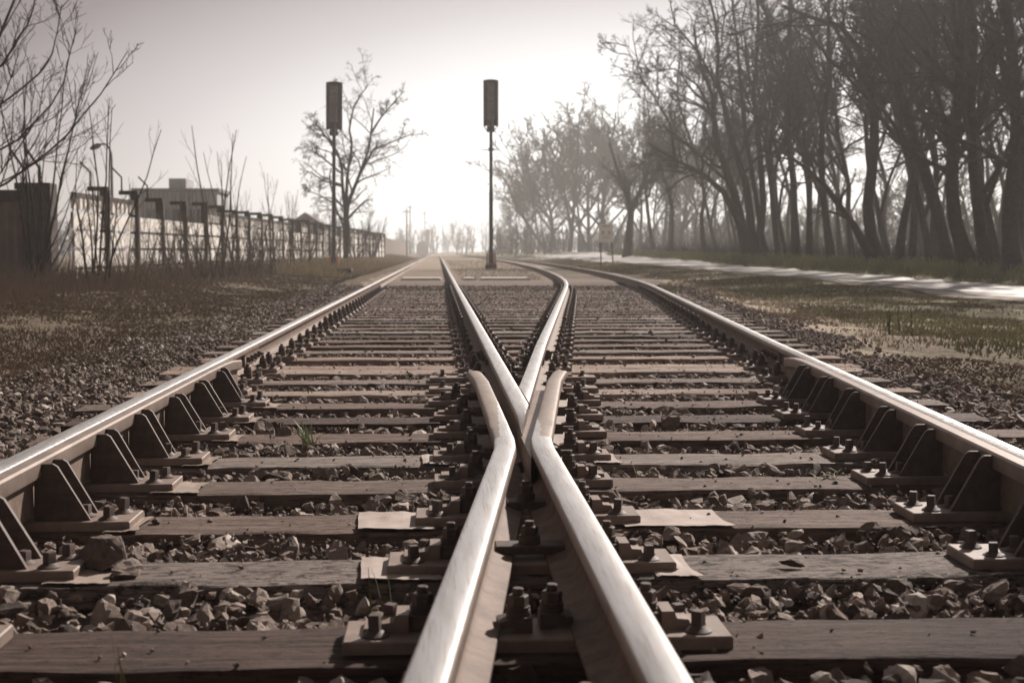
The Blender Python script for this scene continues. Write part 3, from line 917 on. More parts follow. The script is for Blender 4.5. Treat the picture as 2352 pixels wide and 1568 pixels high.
def scatter_rocks(pos, size, variants, r, tilt=0.6):
    Vs, Fs, Ts = [], [], []; base = 0
    vi = r.integers(0, len(variants), len(pos))
    tone_all = np.clip(r.normal(0.46, 0.27, len(pos)), 0, 1)
    tone_all[r.random(len(pos)) < 0.035] = 1.0
    Rm = rot_mats(r, len(pos), tilt)
    for k, (v, f) in enumerate(variants):
        idx = np.where(vi == k)[0]
        if not len(idx): continue
        W = np.einsum('nij,vj->nvi', Rm[idx], v) * size[idx][:, None, None] + pos[idx][:, None, :]
        nv = len(v)
        Vs.append(W.reshape(-1, 3))
        Fs.append((f[None] + (np.arange(len(idx)) * nv)[:, None, None] + base).reshape(-1, 3))
        Ts.append(np.repeat(tone_all[idx], nv))
        base += len(idx) * nv
    return np.concatenate(Vs), np.concatenate(Fs), np.concatenate(Ts)

SLf = np.array(SL); SLd = np.array([0.27 if s == 2.42 else (0.285 if s in (8.36, 8.655) else 0.25) for s in SL])
def on_sleeper(y, pad=0.0):
    j = np.clip(np.searchsorted(SLf, y) - 1, 0, len(SLf) - 1)
    return (y > SLf[j] - pad) & (y < SLf[j] + SLd[j] + pad)
def near_rail(x, y, w):
    m = np.zeros(len(x), bool)
    for f in (XL, XS, XD, XR): m |= np.abs(x - f(y)) < w
    return m
def ballast():
    r = np.random.default_rng(11)
    VV, FF, TT = [], [], []; base = 0
    def push(t):
        nonlocal base
        V, F, T = t; VV.append(V); FF.append(F + base); TT.append(T); base += len(V)
    # two layers near the camera
    for (y0, y1, dens, var, zl, smin, smax) in (
            (0.3, 6.0, 800, RV_ROUGH, -0.043, 0.012, 0.036), (6.0, 9.5, 700, RV_HI, -0.042, 0.014, 0.036), (0.3, 6.0, 340, RV_ROUGH, -0.026, 0.016, 0.050), (6.0, 8.5, 330, RV_HI, -0.030, 0.018, 0.050),
            (9.5, 16, 560, RV_HI, -0.036, 0.016, 0.036), (16, 30, 300, RV_LO, -0.026, 0.02, 0.042)):
        A = (y1 - y0) * 9.5
        n = int(A * dens)
        y = r.uniform(y0, y1, n); x = r.uniform(-3.1, 6.4, n)
        rr = XR(y)
        inside = (x > -1.69) & (x < rr + 0.58)
        keep = (x > -2.7 - 0.5 * r.random(n) ** 2 + 0.2 * vnoise(x, y * 1.3)) & (x < rr + 0.95 + 0.4 * r.random(n) ** 2 + 0.2 * vnoise(x, y * 1.3))
        ons = on_sleeper(y, 0.016) & inside
        keep &= ~ons
        keep &= ~(near_rail(x, y, 0.09) & (r.random(n) < 0.7))
        # thinner outside far away
        x, y, inside = x[keep], y[keep], inside[keep]
        s = smin + (smax - smin) * r.random(len(x)) ** 1.6
        base_z = np.where(inside, zl, terrain(x, y) + 0.006 + (zl + 0.05) * 0.8)
        fill = 0.011 * vnoise(x * 2.2, y * 2.2) + 0.02 * smooth(10, 22, y) * inside
        z = base_z + fill + r.normal(0, 0.008, len(x))
        z = np.where(inside, np.minimum(z, -0.005 - s * 0.15), z)
        push(scatter_rocks(np.stack([x, y, z], -1), s, var, r))
    # strays lying on sleepers, mostly along the far side and at the chair plates
    n = 420
    y = np.concatenate([r.uniform(1.8, 9.3, 220), r.uniform(9.3, 24, 1500)]); n = len(y)
    x = r.uniform(-1.6, 4.5, n)
    keep = on_sleeper(y) & (x < XR(y) + 0.5) & ~near_rail(x, y, 0.20) & ~((x > -0.35) & (x < 0.9) & (y < 7.5))
    keep &= (y > 9.3) | ((x < -0.55) | (x > 1.2))
    x, y = x[keep], y[keep]
    s = r.uniform(0.010, 0.026, len(x))
    push(scatter_rocks(np.stack([x, y, s * 0.42], -1), s, RV_HI, r, 0.2))
    # grit
    y = r.uniform(1.6, 9.0, 16000); x = r.uniform(-1.7, 2.9, 16000)
    keep = x < XR(y) + 0.6
    keep &= ~on_sleeper(y, 0.0) | (r.random(len(x)) < 0.12)
    x, y = x[keep], y[keep]
    s = r.uniform(0.004, 0.011, len(x))
    z = np.where(on_sleeper(y, 0.01), 0.003, -0.03 + 0.02 * vnoise(x * 2, y * 2))
    push(scatter_rocks(np.stack([x, y, z], -1), s, RV_LO, r))
    me = np_mesh('ballast', np.concatenate(VV), np.concatenate(FF), M['stone'], attr=np.concatenate(TT))
    tag(obj('ballast', me), 'sharp brown crushed stones filling the beds between the sleepers', 'ballast', kind='stuff')
    # shoulder stones lying out on the verge
ballast()

# bigger loose stones one can point at
def lone_rock(x, y, z, s, seed, label, tone=0.4, sc=(1, 1, 1)):
    r = np.random.default_rng(seed)
    v, f = roughen(roughen(rock_variants(1, 22, seed), seed, 0.05), seed + 1, 0.02)[0]
    v = v * np.array(sc) * s
    me = np_mesh('stone', v, f, M['stone'], attr=np.full(len(v), tone))
    o = obj('stone', me, None, (x, y, z), (r.normal(0, 0.15), r.normal(0, 0.15), r.uniform(0, 6)))
    tag(o, label, 'stone', 'larger loose stones')
    return o
o = lone_rock(0.845, 3.13, 0.012, 0.040, 5, 'dark oblong stone lying on the pale pitted sleeper', 0.03, (1.0, 0.62, 0.5)); o.rotation_euler = (0, 0, -0.5)
lone_rock(-0.80, 3.22, 0.022, 0.085, 6, 'big angular stone on the pitted sleeper beside the left bracket plate', 0.30)
lone_rock(-0.72, 3.12, 0.018, 0.060, 7, 'pale-edged stone leaning on the big angular one on the pitted sleeper', 0.62)
lone_rock(-0.74, 5.72, 0.0, 0.085, 8, 'large pale boulder-like stone left of the centre, near the fourth bracket plate', 0.8)
lone_rock(-0.62, 5.55, -0.01, 0.07, 9, 'brown block of stone right beside the large pale one', 0.5)
lone_rock(1.02, 5.84, 0.01, 0.062, 10, 'round brown stone standing between two sleepers right of the crossing nose', 0.45, (1, 1, 1.3))
lone_rock(1.20, 5.82, 0.0, 0.035, 12, 'smaller round stone right of the round brown one', 0.5)
lone_rock(1.52, 4.60, 0.0, 0.06, 13, 'dark rounded stone beside the shaded right bracket plate', 0.25)
lone_rock(0.52, 3.98, 0.0, 0.055, 14, 'upright brown stone just behind the largest packing sheet', 0.5, (1, 1, 1.4))

# ------------------------------------------------------------------ tuft of fresh grass and small weeds
def tuft(name, x, y, z, n, h, spread, mat, label, cat, seed, w=0.004, lean=(0, 0)):
    r = np.random.default_rng(seed); mb = MB()
    for i in range(n):
        a = r.uniform(0, 2 * math.pi); hh = h * r.uniform(0.5, 1.0); sp = spread * r.uniform(0.2, 1.0)
        dx, dy = math.cos(a) * sp + lean[0], math.sin(a) * sp + lean[1]
        bx, by = x + r.normal(0, 0.012), y + r.normal(0, 0.012)
        pts = [(bx + dx * t * t, by + dy * t * t, z + hh * (t - 0.25 * t * t * (sp / h))) for t in (0, 0.35, 0.7, 1.0)]
        ww = [w, w * 0.9, w * 0.6, 0.0005]
        px, py = -math.sin(a), math.cos(a)
        if abs(px) < 0.4: px = 0.7
        V = []
        for p, q in zip(pts, ww):
            V += [(p[0] - px * q, p[1] - py * q, p[2]), (p[0] + px * q, p[1] + py * q, p[2])]
        mb.add(V, [(0, 1, 3, 2), (2, 3, 5, 4), (4, 5, 7, 6)])
    o = obj(name, mb.mesh(name, [M[mat]], fix=False))
    return tag(o, label, cat)
tuft('grass_tuft', -0.505, 5.27, -0.035, 26, 0.15, 0.085, 'weed', 'tuft of fresh green grass standing between two sleepers left of the crossing', 'grass tuft', 21, 0.0035, (-0.03, 0))
tuft('dry_stalks', 0.68, 4.50, -0.03, 6, 0.09, 0.04, 'straw', 'few pale dry blades between sleepers just right of the right wing rail', 'grass', 22, 0.0018)
tuft('dry_stalks', -0.12, 2.88, -0.03, 4, 0.13, 0.04, 'green', 'two thin green blades left of the left wing rail by the pitted sleeper', 'grass', 23, 0.002)
tuft('dry_stalks', -0.55, 2.35, -0.05, 4, 0.16, 0.04, 'green', 'thin blurred blades in front of the split sleeper nearest the bottom edge', 'grass', 24, 0.002)
tuft('moss', -0.14, 4.43, -0.02, 60, 0.03, 0.03, 'green', 'small yellowish moss clump left of the knuckle between plates', 'moss', 25, 0.003)
tuft('dry_stalks', 1.28, 4.38, -0.005, 14, 0.035, 0.10, 'green', 'yellow-green leaf scraps by the shaded bracket plates on the right', 'leaf scraps', 26, 0.003)

# ------------------------------------------------------------------ grass as stuff
def blades(name, x, y, h, w, lean, mat, label, zoff=-0.01, seed=1):
    r = np.random.default_rng(seed); n = len(x)
    z = terrain(x, y) + zoff
    a = r.uniform(0, 2 * np.pi, n)
    dx, dy = np.cos(a) * lean * h, np.sin(a) * lean * h
    b = r.uniform(-0.6, 0.6, n); px, py = np.cos(b) * w, np.sin(b) * w
    p0 = np.stack([x - px, y - py, z], -1); p1 = np.stack([x + px, y + py, z], -1)
    m = np.stack([x + dx * 0.35, y + dy * 0.35, z + h * 0.6], -1)
    m0 = m - np.stack([px, py, 0 * px], -1) * 0.7; m1 = m + np.stack([px, py, 0 * px], -1) * 0.7
    t = np.stack([x + dx, y + dy, z + h], -1)
    V = np.stack([p0, p1, m1, m0, t], 1).reshape(-1, 3)
    k = np.arange(n)[:, None] * 5
    F = np.concatenate([k + np.array([[0, 1, 2]]), k + np.array([[0, 2, 3]]), k + np.array([[3, 2, 4]])])
    me = np_mesh(name, V, F, M[mat])
    return tag(obj(name, me), label, 'grass', kind='stuff')

def field(n, x0, x1, y0, y1, seed, power=1.6):
    r = np.random.default_rng(seed)
    y = y0 + (y1 - y0) * r.random(n) ** power
    x = r.uniform(x0, x1, n)
    return x, y, r
def patchy(x, y, r, thr, s=0.5, o=0):
    return vnoise(x * s + o, y * s * 0.6 + o) + 0.4 * vnoise(x * 3 * s, y * 3 * s) + r.normal(0, 0.25, len(x)) > thr

x, y, r = field(110000, 2.8, 15.0, 6, 60, 31)
k = (x - XR(y) > 1.5) & ((x < 9.9) | (x > 13.9)) & patchy(x, y, r, -0.1)
blades('verge_grass', x[k], y[k], r.uniform(0.02, 0.07, k.sum()) , r.uniform(0.0025, 0.006, k.sum()) * (1 + y[k] / 25), 0.6, 'straw', 'short dry straw grass on the verge between the curved rail and the path')
x, y, r = field(190000, 3.5, 15.5, 7, 70, 32)
k = (x - XR(y) > 2.1) & ((x < 9.9) | (x > 13.9)) & patchy(x, y, r, 0.05, 0.35, 13)
blades('green_grass', x[k], y[k], r.uniform(0.02, 0.08, k.sum()), r.uniform(0.003, 0.007, k.sum()) * (1 + y[k] / 25), 0.5, 'green', 'patches of short green grass on the right-hand verge', seed=2)
x, y, r = field(60000, -7.6, -2.5, 6, 60, 33)
k = patchy(x, y, r, -0.5, 0.7, 5)
blades('left_verge_grass', x[k], y[k], r.uniform(0.02, 0.08, k.sum()), r.uniform(0.003, 0.006, k.sum()) * (1 + y[k] / 25), 0.7, 'litter', 'low dry grass and litter on the bank between the left rail and the fence', seed=3)
x, y, r = field(30000, -6.5, -2.4, 7, 60, 34)
k = patchy(x, y, r, 0.5, 0.5, 25)
blades('moss_green_grass', x[k], y[k], r.uniform(0.015, 0.05, k.sum()), r.uniform(0.003, 0.007, k.sum()) * (1 + y[k] / 25), 0.5, 'green', 'mossy green patches beside the left rail', seed=4)
for sgn, nm_, lb_ in ((-1, 'left_litter', 'dead leaves and litter strewn over the dark ground left of the track'), (1, 'right_litter', 'dead leaves and short dead grass over the near verge right of the track')):
    r = np.random.default_rng(50 + sgn); n = 90000
    y = 3 + 27 * r.random(n) ** 1.5
    d_ = 0.9 + 6.5 * r.random(n)
    x = np.where(sgn < 0, -1.19 - d_, XR(y) + d_)
    k = (patchy(x, y, r, -0.6, 0.9, 40) if sgn < 0 else patchy(x, y, r, 0.0 + 0.06 * np.clip(y - 8, 0, 14), 0.7, 44)) & (x < 9.8)
    blades(nm_, x[k], y[k], r.uniform(0.006, 0.032, k.sum()), r.uniform(0.004, 0.011, k.sum()) * (1 + y[k] / 30), 1.5, 'litter', lb_, zoff=0.0, seed=60 + sgn)
# tall dead grass and brush at the foot of the fence
r = np.random.default_rng(35); n = 42000
y = 14 + 62 * r.random(n) ** 1.3
x = -7.9 + 0.041 * (y - 31) + 0.15 + np.abs(r.normal(0, 1.1, n))
k = (x < -3.2) & (patchy(x, y, r, -0.35, 0.8, 3))
hh = np.clip(r.gamma(3, 0.075, k.sum()), 0.06, 0.9) * (0.45 + 0.75 * np.exp(-((x[k] + 7.2) / 1.5) ** 2))
blades('dead_grass', x[k], y[k], hh, r.uniform(0.003, 0.006, k.sum()) * (1 + y[k] / 40), 0.35, 'brush', 'tall dead grass and weeds along the foot of the fence', seed=5)
x, y, r = field(26000, -5.5, -2.2, 45, 160, 36, 1.2)
blades('far_dead_grass', x, y, r.uniform(0.1, 0.6, len(x)) * smooth(-1.8, -4, x), r.uniform(0.008, 0.02, len(x)), 0.4, 'straw', 'pale dry grass beyond the left signal', seed=6)
r = np.random.default_rng(37); n = 30000
y = 26 + 90 * r.random(n); x = 14.4 + np.abs(r.normal(0, 1.5, n))
blades('wood_edge_grass', x, y, r.uniform(0.08, 0.35, n), r.uniform(0.006, 0.014, n), 0.4, 'green', 'longer grass along the edge of the wood behind the path', seed=7)
x, y, r = field(26000, 6.0, 11, 60, 150, 38, 1.0)
k = (x > XR(y) + 1.0) & (x < 9.8)
blades('far_verge_grass', x[k], y[k], r.uniform(0.03, 0.14, k.sum()), r.uniform(0.01, 0.025, k.sum()), 0.4, 'straw', 'pale dry grass below the hazy trees beyond the verge', seed=8)
x, y, r = field(14000, -1.0, 4.4, 34, 120, 39, 1.3)
k = (x > 0.6) & (x < XD(y) - 0.3)
blades('track_weeds', x[k], y[k], r.uniform(0.01, 0.05, k.sum()), r.uniform(0.006, 0.012, k.sum()), 0.6, 'straw', 'sparse weeds on the gravel between the two far tracks', seed=9)
# ------------------------------------------------------------------ signals
def signal(x, y, z, hmast, hh, w, label, lean=0.0, crossbar=True):
    e = empty('railway_signal', (x, y, z))
    tag(e, label, 'signal', 'railway signals seen from behind')
    mb = MB()
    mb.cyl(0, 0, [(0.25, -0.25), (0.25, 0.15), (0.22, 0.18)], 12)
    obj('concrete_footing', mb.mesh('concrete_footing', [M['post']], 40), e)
    mb = MB()
    for s in (-1, 1):
        mb.box(s * 0.165 - 0.035, s * 0.165 + 0.035, -0.10, 0.10, 0.181, 0.66, 0, 0.01)
    mb.box(-0.22, 0.22, -0.18, 0.18, 0.18, 0.235, 0)
    obj('base_bracket', mb.mesh('base_bracket', [M['orange']]), e)
    mb = MB()
    mb.box(-0.10, 0.10, -0.12, 0.12, 0.236, 0.64, 0, 0.01)
    obj('junction_box', mb.mesh('junction_box', [M['metal_dark']]), e)
    top = hmast - hh
    mb = MB()
    mb.cyl(0, 0, [(0.085, 0.60), (0.085, top * 0.55), (0.072, top * 0.55 + 0.02), (0.065, top + hh * 0.8)], 12)
    mb.cyl(0, 0, [(0.11, top - 1.0), (0.11, top - 0.88)], 12)
    me = mb.mesh('mast', [M['metal_dark']], 30)
    obj('mast', me, e)
    if crossbar:
        mb = MB()
        mb.box(-0.38, 0.38, -0.03, 0.03, top - 0.98, top - 0.95)
        obj('crossbar', mb.mesh('crossbar', [M['metal_dark']]), e)
    # sighting board wrapped round the back: a shallow curved shield
    mb = MB(); n = 14; hw = w / 2
    V = []; F = []
    for zz, k in ((top, 1.0), (top + hh, 1.0)):
        for i in range(n + 1):
            a = -1.15 + 2.3 * i / n
            V.append((hw * math.sin(a) / math.sin(1.15), 0.02 - 0.22 * math.cos(a) + 0.12, zz - (0.0 if zz > top + 0.1 else 0.0) + 0.035 * math.cos(a * 1.3)))
    for i in range(n): F.append((i, i + 1, n + 2 + i, n + 1 + i))
    mb.add(V, F)
    V2 = [(x_, y_ + 0.03, z_) for (x_, y_, z_) in V]
    mb.add(V2, [tuple(reversed(f)) for f in F])
    for i in range(n):
        b0 = len(mb.v) - len(V2) - len(V)
        mb.f.append((b0 + i, b0 + i + 1, b0 + len(V) + i + 1, b0 + len(V) + i)); mb.m.append(0)
        q = n + 1
        mb.f.append((b0 + q + i, b0 + q + i + 1, b0 + q + len(V) + i + 1, b0 + q + len(V) + i)); mb.m.append(0)
    obj('backboard', mb.mesh('backboard', [M['metal_dark']], 40), e)
    bd = hh / 5.0
    for k in range(4):
        mb = MB(); z0 = top + 0.16 * hh + k * bd * 0.98
        mb.box(-w * 0.25, w * 0.22, -0.24, -0.10, z0, z0 + bd * 0.92, 0, 0.015)
        lh = obj('lamp_housing', mb.mesh('lamp_housing', [M['hood']]), e)
        mb = MB()
        mb.tube([(0.02, 0.05, z0 + bd * 0.45), (0.02, 0.30, z0 + bd * 0.45)], 0.11, 12)
        obj('hood', mb.mesh('hood', [M['metal_dark']], 30), lh)
    mb = MB()
    mb.tube([(0.06, -0.27, top - 0.22), (0.06, -0.28, top + 0.35 * hh), (0.06, -0.26, top + 0.42 * hh)], 0.035, 8)
    obj('cable_conduit', mb.mesh('cable_conduit', [M['hood']], 40), e)
    mb = MB()
    mb.box(-0.17, 0.15, -0.14, 0.10, top - 0.22, top + 0.02, 0, 0.02)
    mb.tube([(-0.17, 0, top - 0.16), (-0.30, 0.05, top + 0.05)], 0.02, 6)
    mb.tube([(0.15, 0, top - 0.16), (0.28, 0.05, top + 0.05)], 0.02, 6)
    obj('head_bracket', mb.mesh('head_bracket', [M['metal_dark']]), e)
    e.rotation_euler = (0, lean, 0)
    return e
M['hood'] = simple('weathered_grey_metal', (0.17, 0.14, 0.14), (0.28, 0.24, 0.24), 5, 0.7)
p = P(1128, 578, 57.0)
signal(p.x, 57.0, 0.03, 7.86, 1.92, 0.63, 'dark signal on a thin mast standing between the two tracks')
p = P(767, 578, 54.0)
signal(p.x, 54.0, -0.06, 7.45, 1.86, 0.64, 'dark signal left of the tracks in front of a bare tree', R(0.6), False)
mb = MB(); mb.box(-0.35, 0.35, -0.4, 0.4, -0.2, 0.30, 0, 0.03)
p = P(786, 578, 47.0)
tag(obj('equipment_box', mb.mesh('equipment_box', [M['post']]), None, (p.x, 47, tz(p.x, 47))), 'low dark box on the ground beside the foot of the left signal', 'equipment box')

# low pale kerb of the crossing at y = 34
for xa, xb, lab in ((-0.95, 0.10, 'broken white edging slab between the rails of the straight track'), (0.62, 0.98, 'short white edging piece just right of the straight rail'), (1.05, 2.35, 'longest white edging slab lying between the two tracks')):
    mb = MB(); mb.box(xa, xb, 34.0, 35.6, -0.15, 0.085, 0, 0.05)
    tag(obj('edging_slab', mb.mesh('edging_slab', [M['concrete']])), lab, 'concrete slab', 'white edging slabs across the tracks')

# ------------------------------------------------------------------ sign by the path
def noticeboard():
    p = P(1391, 585, 74.0)
    z0 = tz(p.x, 74.0)
    e = empty('notice_board', (p.x, 74.0, z0))
    tag(e, 'white notice board on two legs in front of the hazy trees', 'sign')
    zt = CAMZ + 64 / 3100 * 74 - z0; zb = CAMZ + 22 / 3100 * 74 - z0; hw = 0.385
    mb = MB(); mb.box(-hw, hw, -0.02, 0.02, zb, zt, 0)
    bd = obj('board', mb.mesh('board', [M['white']]), e)
    H = zt - zb
    def bars(name, mat, rows):
        mb = MB()
        for (u0, u1, v, t) in rows:
            mb.box(-hw + u0 * 2 * hw, -hw + u1 * 2 * hw, -0.026, -0.021, zt - (v + t) * H, zt - v * H)
        obj(name, mb.mesh(name, [M[mat]]), bd)
    bars('heading', 'ink', [(0.22, 0.30, 0.10, 0.06), (0.32, 0.40, 0.10, 0.06), (0.42, 0.50, 0.09, 0.07), (0.52, 0.60, 0.10, 0.06), (0.63, 0.71, 0.10, 0.06), (0.74, 0.82, 0.10, 0.06)])
    bars('red_marks', 'red', [(0.22, 0.36, 0.40, 0.12), (0.66, 0.80, 0.40, 0.12), (0.14, 0.40, 0.545, 0.02), (0.6, 0.9, 0.545, 0.02)])
    bars('text_lines', 'ink', [(0.25, 0.8, 0.64, 0.018), (0.2, 0.75, 0.72, 0.018), (0.22, 0.7, 0.79, 0.018)])
    for s in (-1, 1):
        mb = MB(); mb.tube([(s * 0.3, 0.03, zb + 0.3), (s * 0.3 + (0.12 if s > 0 else 0.05), 0.03, -0.1)], 0.035, 6)
        obj('leg', mb.mesh('leg', [M['twig']]), e)
noticeboard()

# ------------------------------------------------------------------ fence of concrete posts and boards
def fx(y): return -7.5 + 0.041 * (y - 31)
M['fence_panel'] = None
def panel_mat():
    m, n, l, b = nmat('whitewashed_boards')
    tcn = n.new('ShaderNodeTexCoord').outputs['Object']
    f = noise(n, l, 1.7, 6, 0.7, tcn, (1, 1, 1.6), 0.5)
    g = noise(n, l, 9, 6, 0.7, tcn)
    c = ramp(n, l, f, [(0.34, (0.12, 0.09, 0.075)), (0.40, (0.50, 0.44, 0.39)), (0.46, (0.88, 0.85, 0.80))])
    c = mix(n, l, 0.5, c, ramp(n, l, g, [(0.3, (0.5, 0.46, 0.43)), (0.6, (1, 1, 1))]), 'MULTIPLY')
    l.new(c, b.inputs['Base Color']); b.inputs['Roughness'].default_value = 0.95
    bump(n, l, g, 0.5, 0.02, b)
    return m
M['fence_panel'] = panel_mat()
fence = empty('fence', (fx(28.5), 28.5, 0))
tag(fence, 'long fence of dark posts and stained pale concrete boards along the left side', 'fence')
def fl(x, y, z): return (x - fx(28.5), y - 28.5, z)
posts_y = [31.0, 33.6, 36.2, 38.8, 41.5, 44.0, 46.5, 48.8, 51.5, 54.0, 56.6, 59.2, 61.8, 64.4, 67.0, 69.6, 72.2, 74.8, 77.4, 80.0] + [80.0 + 2.6 * k for k in range(1, 12)]
prev = 28.6
rF = random.Random(5)
for i, y in enumerate(posts_y):
    x = fx(y); g = tz(x, y)
    top = 2.10 + rF.uniform(-0.04, 0.04)
    mb = MB()
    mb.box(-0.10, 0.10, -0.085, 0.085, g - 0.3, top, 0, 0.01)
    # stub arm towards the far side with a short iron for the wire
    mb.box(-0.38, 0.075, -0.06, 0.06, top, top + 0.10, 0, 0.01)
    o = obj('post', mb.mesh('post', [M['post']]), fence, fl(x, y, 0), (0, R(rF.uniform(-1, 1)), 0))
    if i < 3:
        mb = MB(); mb.tube([(-0.32, 0, top + 0.1), (-0.32, 0, top + 0.42), (-0.55, 0, top + 0.66)], 0.022, 6)
        obj('wire_arm', mb.mesh('wire_arm', [M['post']], 40), o)
    # boards between prev and y
    nb = 5 if rF.random() > 0.35 or i < 1 else 4
    mb = MB()
    z0 = g - 0.05; bh = (2.02 - z0) / 5.0
    a, b_ = prev + 0.08, y - 0.08
    xa, xb = fx(a), fx(b_)
    for k in range(nb):
        zz0, zz1 = z0 + k * bh + 0.03, z0 + (k + 1) * bh - 0.03
        t = 0.03; off = rF.uniform(-0.01, 0.01)
        if k == 4:    # pierced top board: a frame with balusters
            for (u0, u1) in ((0.0, 0.12), (0.2, 0.27), (0.35, 0.42), (0.5, 0.57), (0.65, 0.72), (0.8, 0.87), (0.93, 1.0)):
                ya, yb = a + (b_ - a) * u0, a + (b_ - a) * u1
                mb.add([(fx(ya) - t + off, ya, zz0), (fx(yb) - t + off, yb, zz0), (fx(yb) + t + off, yb, zz0), (fx(ya) + t + off, ya, zz0), (fx(ya) - t + off, ya, zz1 - 0.12), (fx(yb) - t + off, yb, zz1 - 0.12), (fx(yb) + t + off, yb, zz1 - 0.12), (fx(ya) + t + off, ya, zz1 - 0.12)],
                       [(0, 3, 2, 1), (4, 5, 6, 7), (0, 1, 5, 4), (1, 2, 6, 5), (2, 3, 7, 6), (3, 0, 4, 7)])
            zz0 = zz1 - 0.119
            mslot = 1
        else: mslot = 0
        mb.add([(xa - t + off, a, zz0), (xb - t + off, b_, zz0), (xb + t + off, b_, zz0), (xa + t + off, a, zz0), (xa - t + off, a, zz1), (xb - t + off, b_, zz1), (xb + t + off, b_, zz1), (xa + t + off, a, zz1)],
               [(0, 3, 2, 1), (4, 5, 6, 7), (0, 1, 5, 4), (1, 2, 6, 5), (2, 3, 7, 6), (3, 0, 4, 7)], mslot)
    mb.v = [fl(*v) for v in mb.v]
    obj('board_panel', mb.mesh('board_panel', [M['fence_panel'], M['post']]), fence)
    prev = y

# end pillar, gate and corrugated wall on the far left
pil = empty('gate_pillar', (fx(28.5) - 0.45, 27.9, 0))
tag(pil, 'tall dark gate pillar at the near end of the fence', 'gate pillar')
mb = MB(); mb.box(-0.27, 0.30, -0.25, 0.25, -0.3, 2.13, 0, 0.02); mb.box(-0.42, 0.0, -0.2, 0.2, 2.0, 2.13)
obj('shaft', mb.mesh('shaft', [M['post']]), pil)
for s in (0, 1):
    mb = MB(); mb.tube([(-0.30 + 0.32 * s, 0, 2.1), (-0.30 + 0.32 * s, 0, 2.45), (-0.55 + 0.32 * s, 0, 2.82)], 0.03, 6)
    obj('wire_arm', mb.mesh('wire_arm', [M['post']], 40), pil)
gate = empty('corrugated_gate', (-10.5, 28.1, 0))
tag(gate, 'dark corrugated metal gate with a heavy top beam at the left edge', 'gate')
mb = MB(); n = 150; V = []; F = []
for i in range(n + 1):
    xx = -5.0 + 7.1 * i / n
    yy = 0.03 * math.sin(i * math.pi / 2)
    V += [(xx, yy, 0.05), (xx, yy, 1.80)]
for i in range(n): F.append((2 * i, 2 * i + 2, 2 * i + 3, 2 * i + 1))
mb.add(V, F)
sh = obj('corrugated_sheet', mb.mesh('corrugated_sheet', [M['gate']] if 'gate' in M else [M['rust_dark']]), gate)
sm = sh.modifiers.new('thickness', 'SOLIDIFY'); sm.thickness = 0.004
mb = MB(); mb.box(-5.0, 2.12, -0.09, 0.09, 1.76, 2.00); obj('top_beam', mb.mesh('top_beam', [M['post']]), gate)
for xx in (-2.6, 0.82):
    mb = MB(); mb.box(xx - 0.05, xx + 0.05, -0.10, -0.04, -0.1, 1.76); obj('upright', mb.mesh('upright', [M['post']]), gate)

# far continuation of the boundary wall
wl2 = empty('boundary_wall', (-5.9, 112, 0))
tag(wl2, 'long low grey wall fading into the haze beyond the left signal', 'wall')
mb = MB()
for k in range(14):
    y0 = k * 11.0; mb.box(-0.1 + k * 0.01, 0.1 + k * 0.01, y0 + 0.1, y0 + 10.9, -0.4, 2.25 + 0.02 * (k % 3))
obj('wall_panel', mb.mesh('wall_panel', [M['rust']]), wl2)
for k in range(15):
    mb = MB(); mb.box(-0.14, 0.16, -0.14, 0.14, -0.4, 2.35); obj('pier', mb.mesh('pier', [M['grey_wall']]), wl2, (0, k * 11.0, 0))

# ------------------------------------------------------------------ buildings far behind the fence
def building(name, x0, x1, y0, y1, h, label, mat, windows=0):
    e = empty(name, ((x0 + x1) / 2, y0, 0)); tag(e, label, 'building')
    w = (x1 - x0) / 2; d = y1 - y0
    mb = MB(); mb.box(-w, w, 0, d, -0.5, h); wob = obj('wall', mb.mesh('wall', [M[mat]]), e)
    return e, w, d
e, w, d = building('warehouse', P(312, 0, 92).x, P(502, 0, 92).x, 92, 97, 4.75, 'grey flat-roofed hall behind the fence with a small box on its roof', 'grey_wall')
mb = MB(); mb.box(-w - 0.15, w + 0.15, -0.15, d + 0.15, 4.752, 4.98); obj('roof', mb.mesh('roof', [M['hood']]), e)
mb = MB(); mb.box(-w * 0.30, w * 0.12, 2, 5, 4.99, 5.75); obj('roof_box', mb.mesh('roof_box', [M['grey_wall']]), e)
mb = MB()
for k in range(18): mb.box(-w + 0.3 + k * (2 * w - 0.6) / 18, -w + 0.36 + k * (2 * w - 0.6) / 18, -0.06, -0.003, 0.2, 4.7)
obj('wall_ribs', mb.mesh('wall_ribs', [M['hood']]), e)
mb = MB()
for k in range(5):
    xx = -w + 0.8 + k * (2 * w - 1.6) / 4.6
    mb.box(xx, xx + 0.7, -0.05, -0.004, 2.6, 3.6)
obj('window', mb.mesh('window', [M['glass']]), e)
e, w, d = building('shed', P(668, 0, 120).x, P(738, 0, 120).x, 120, 128, 3.1, 'small hazy gabled shed behind the fence near the left signal', 'grey_wall')
mb = MB(); mb.prism([(-w - 0.3, 3.09), (w + 0.3, 3.09), (0, 4.2)], 'y', -0.3, d + 0.3); obj('roof', mb.mesh('roof', [M['hood']]), e)
e, w, d = building('cottage', P(957, 0, 330).x, P(985, 0, 330).x, 330, 338, 2.4, 'tiny white house left of the vanishing point in the haze', 'white')
mb = MB(); mb.prism([(-w - 0.2, 2.39), (w + 0.2, 2.39), (0, 3.6)], 'y', -0.2, d + 0.2); obj('roof', mb.mesh('roof', [M['white']]), e)
mb = MB(); mb.box(w * 0.5, w * 0.75 + 0.6, 1, 2.2, 2.4, 6.2); obj('chimney', mb.mesh('chimney', [M['white']]), e)
e, w, d = building('signal_hut', P(1146, 0, 260).x, P(1176, 0, 260).x, 260, 266, 3.6, 'blurred grey hut at the left end of the hazy trees', 'grey_wall')
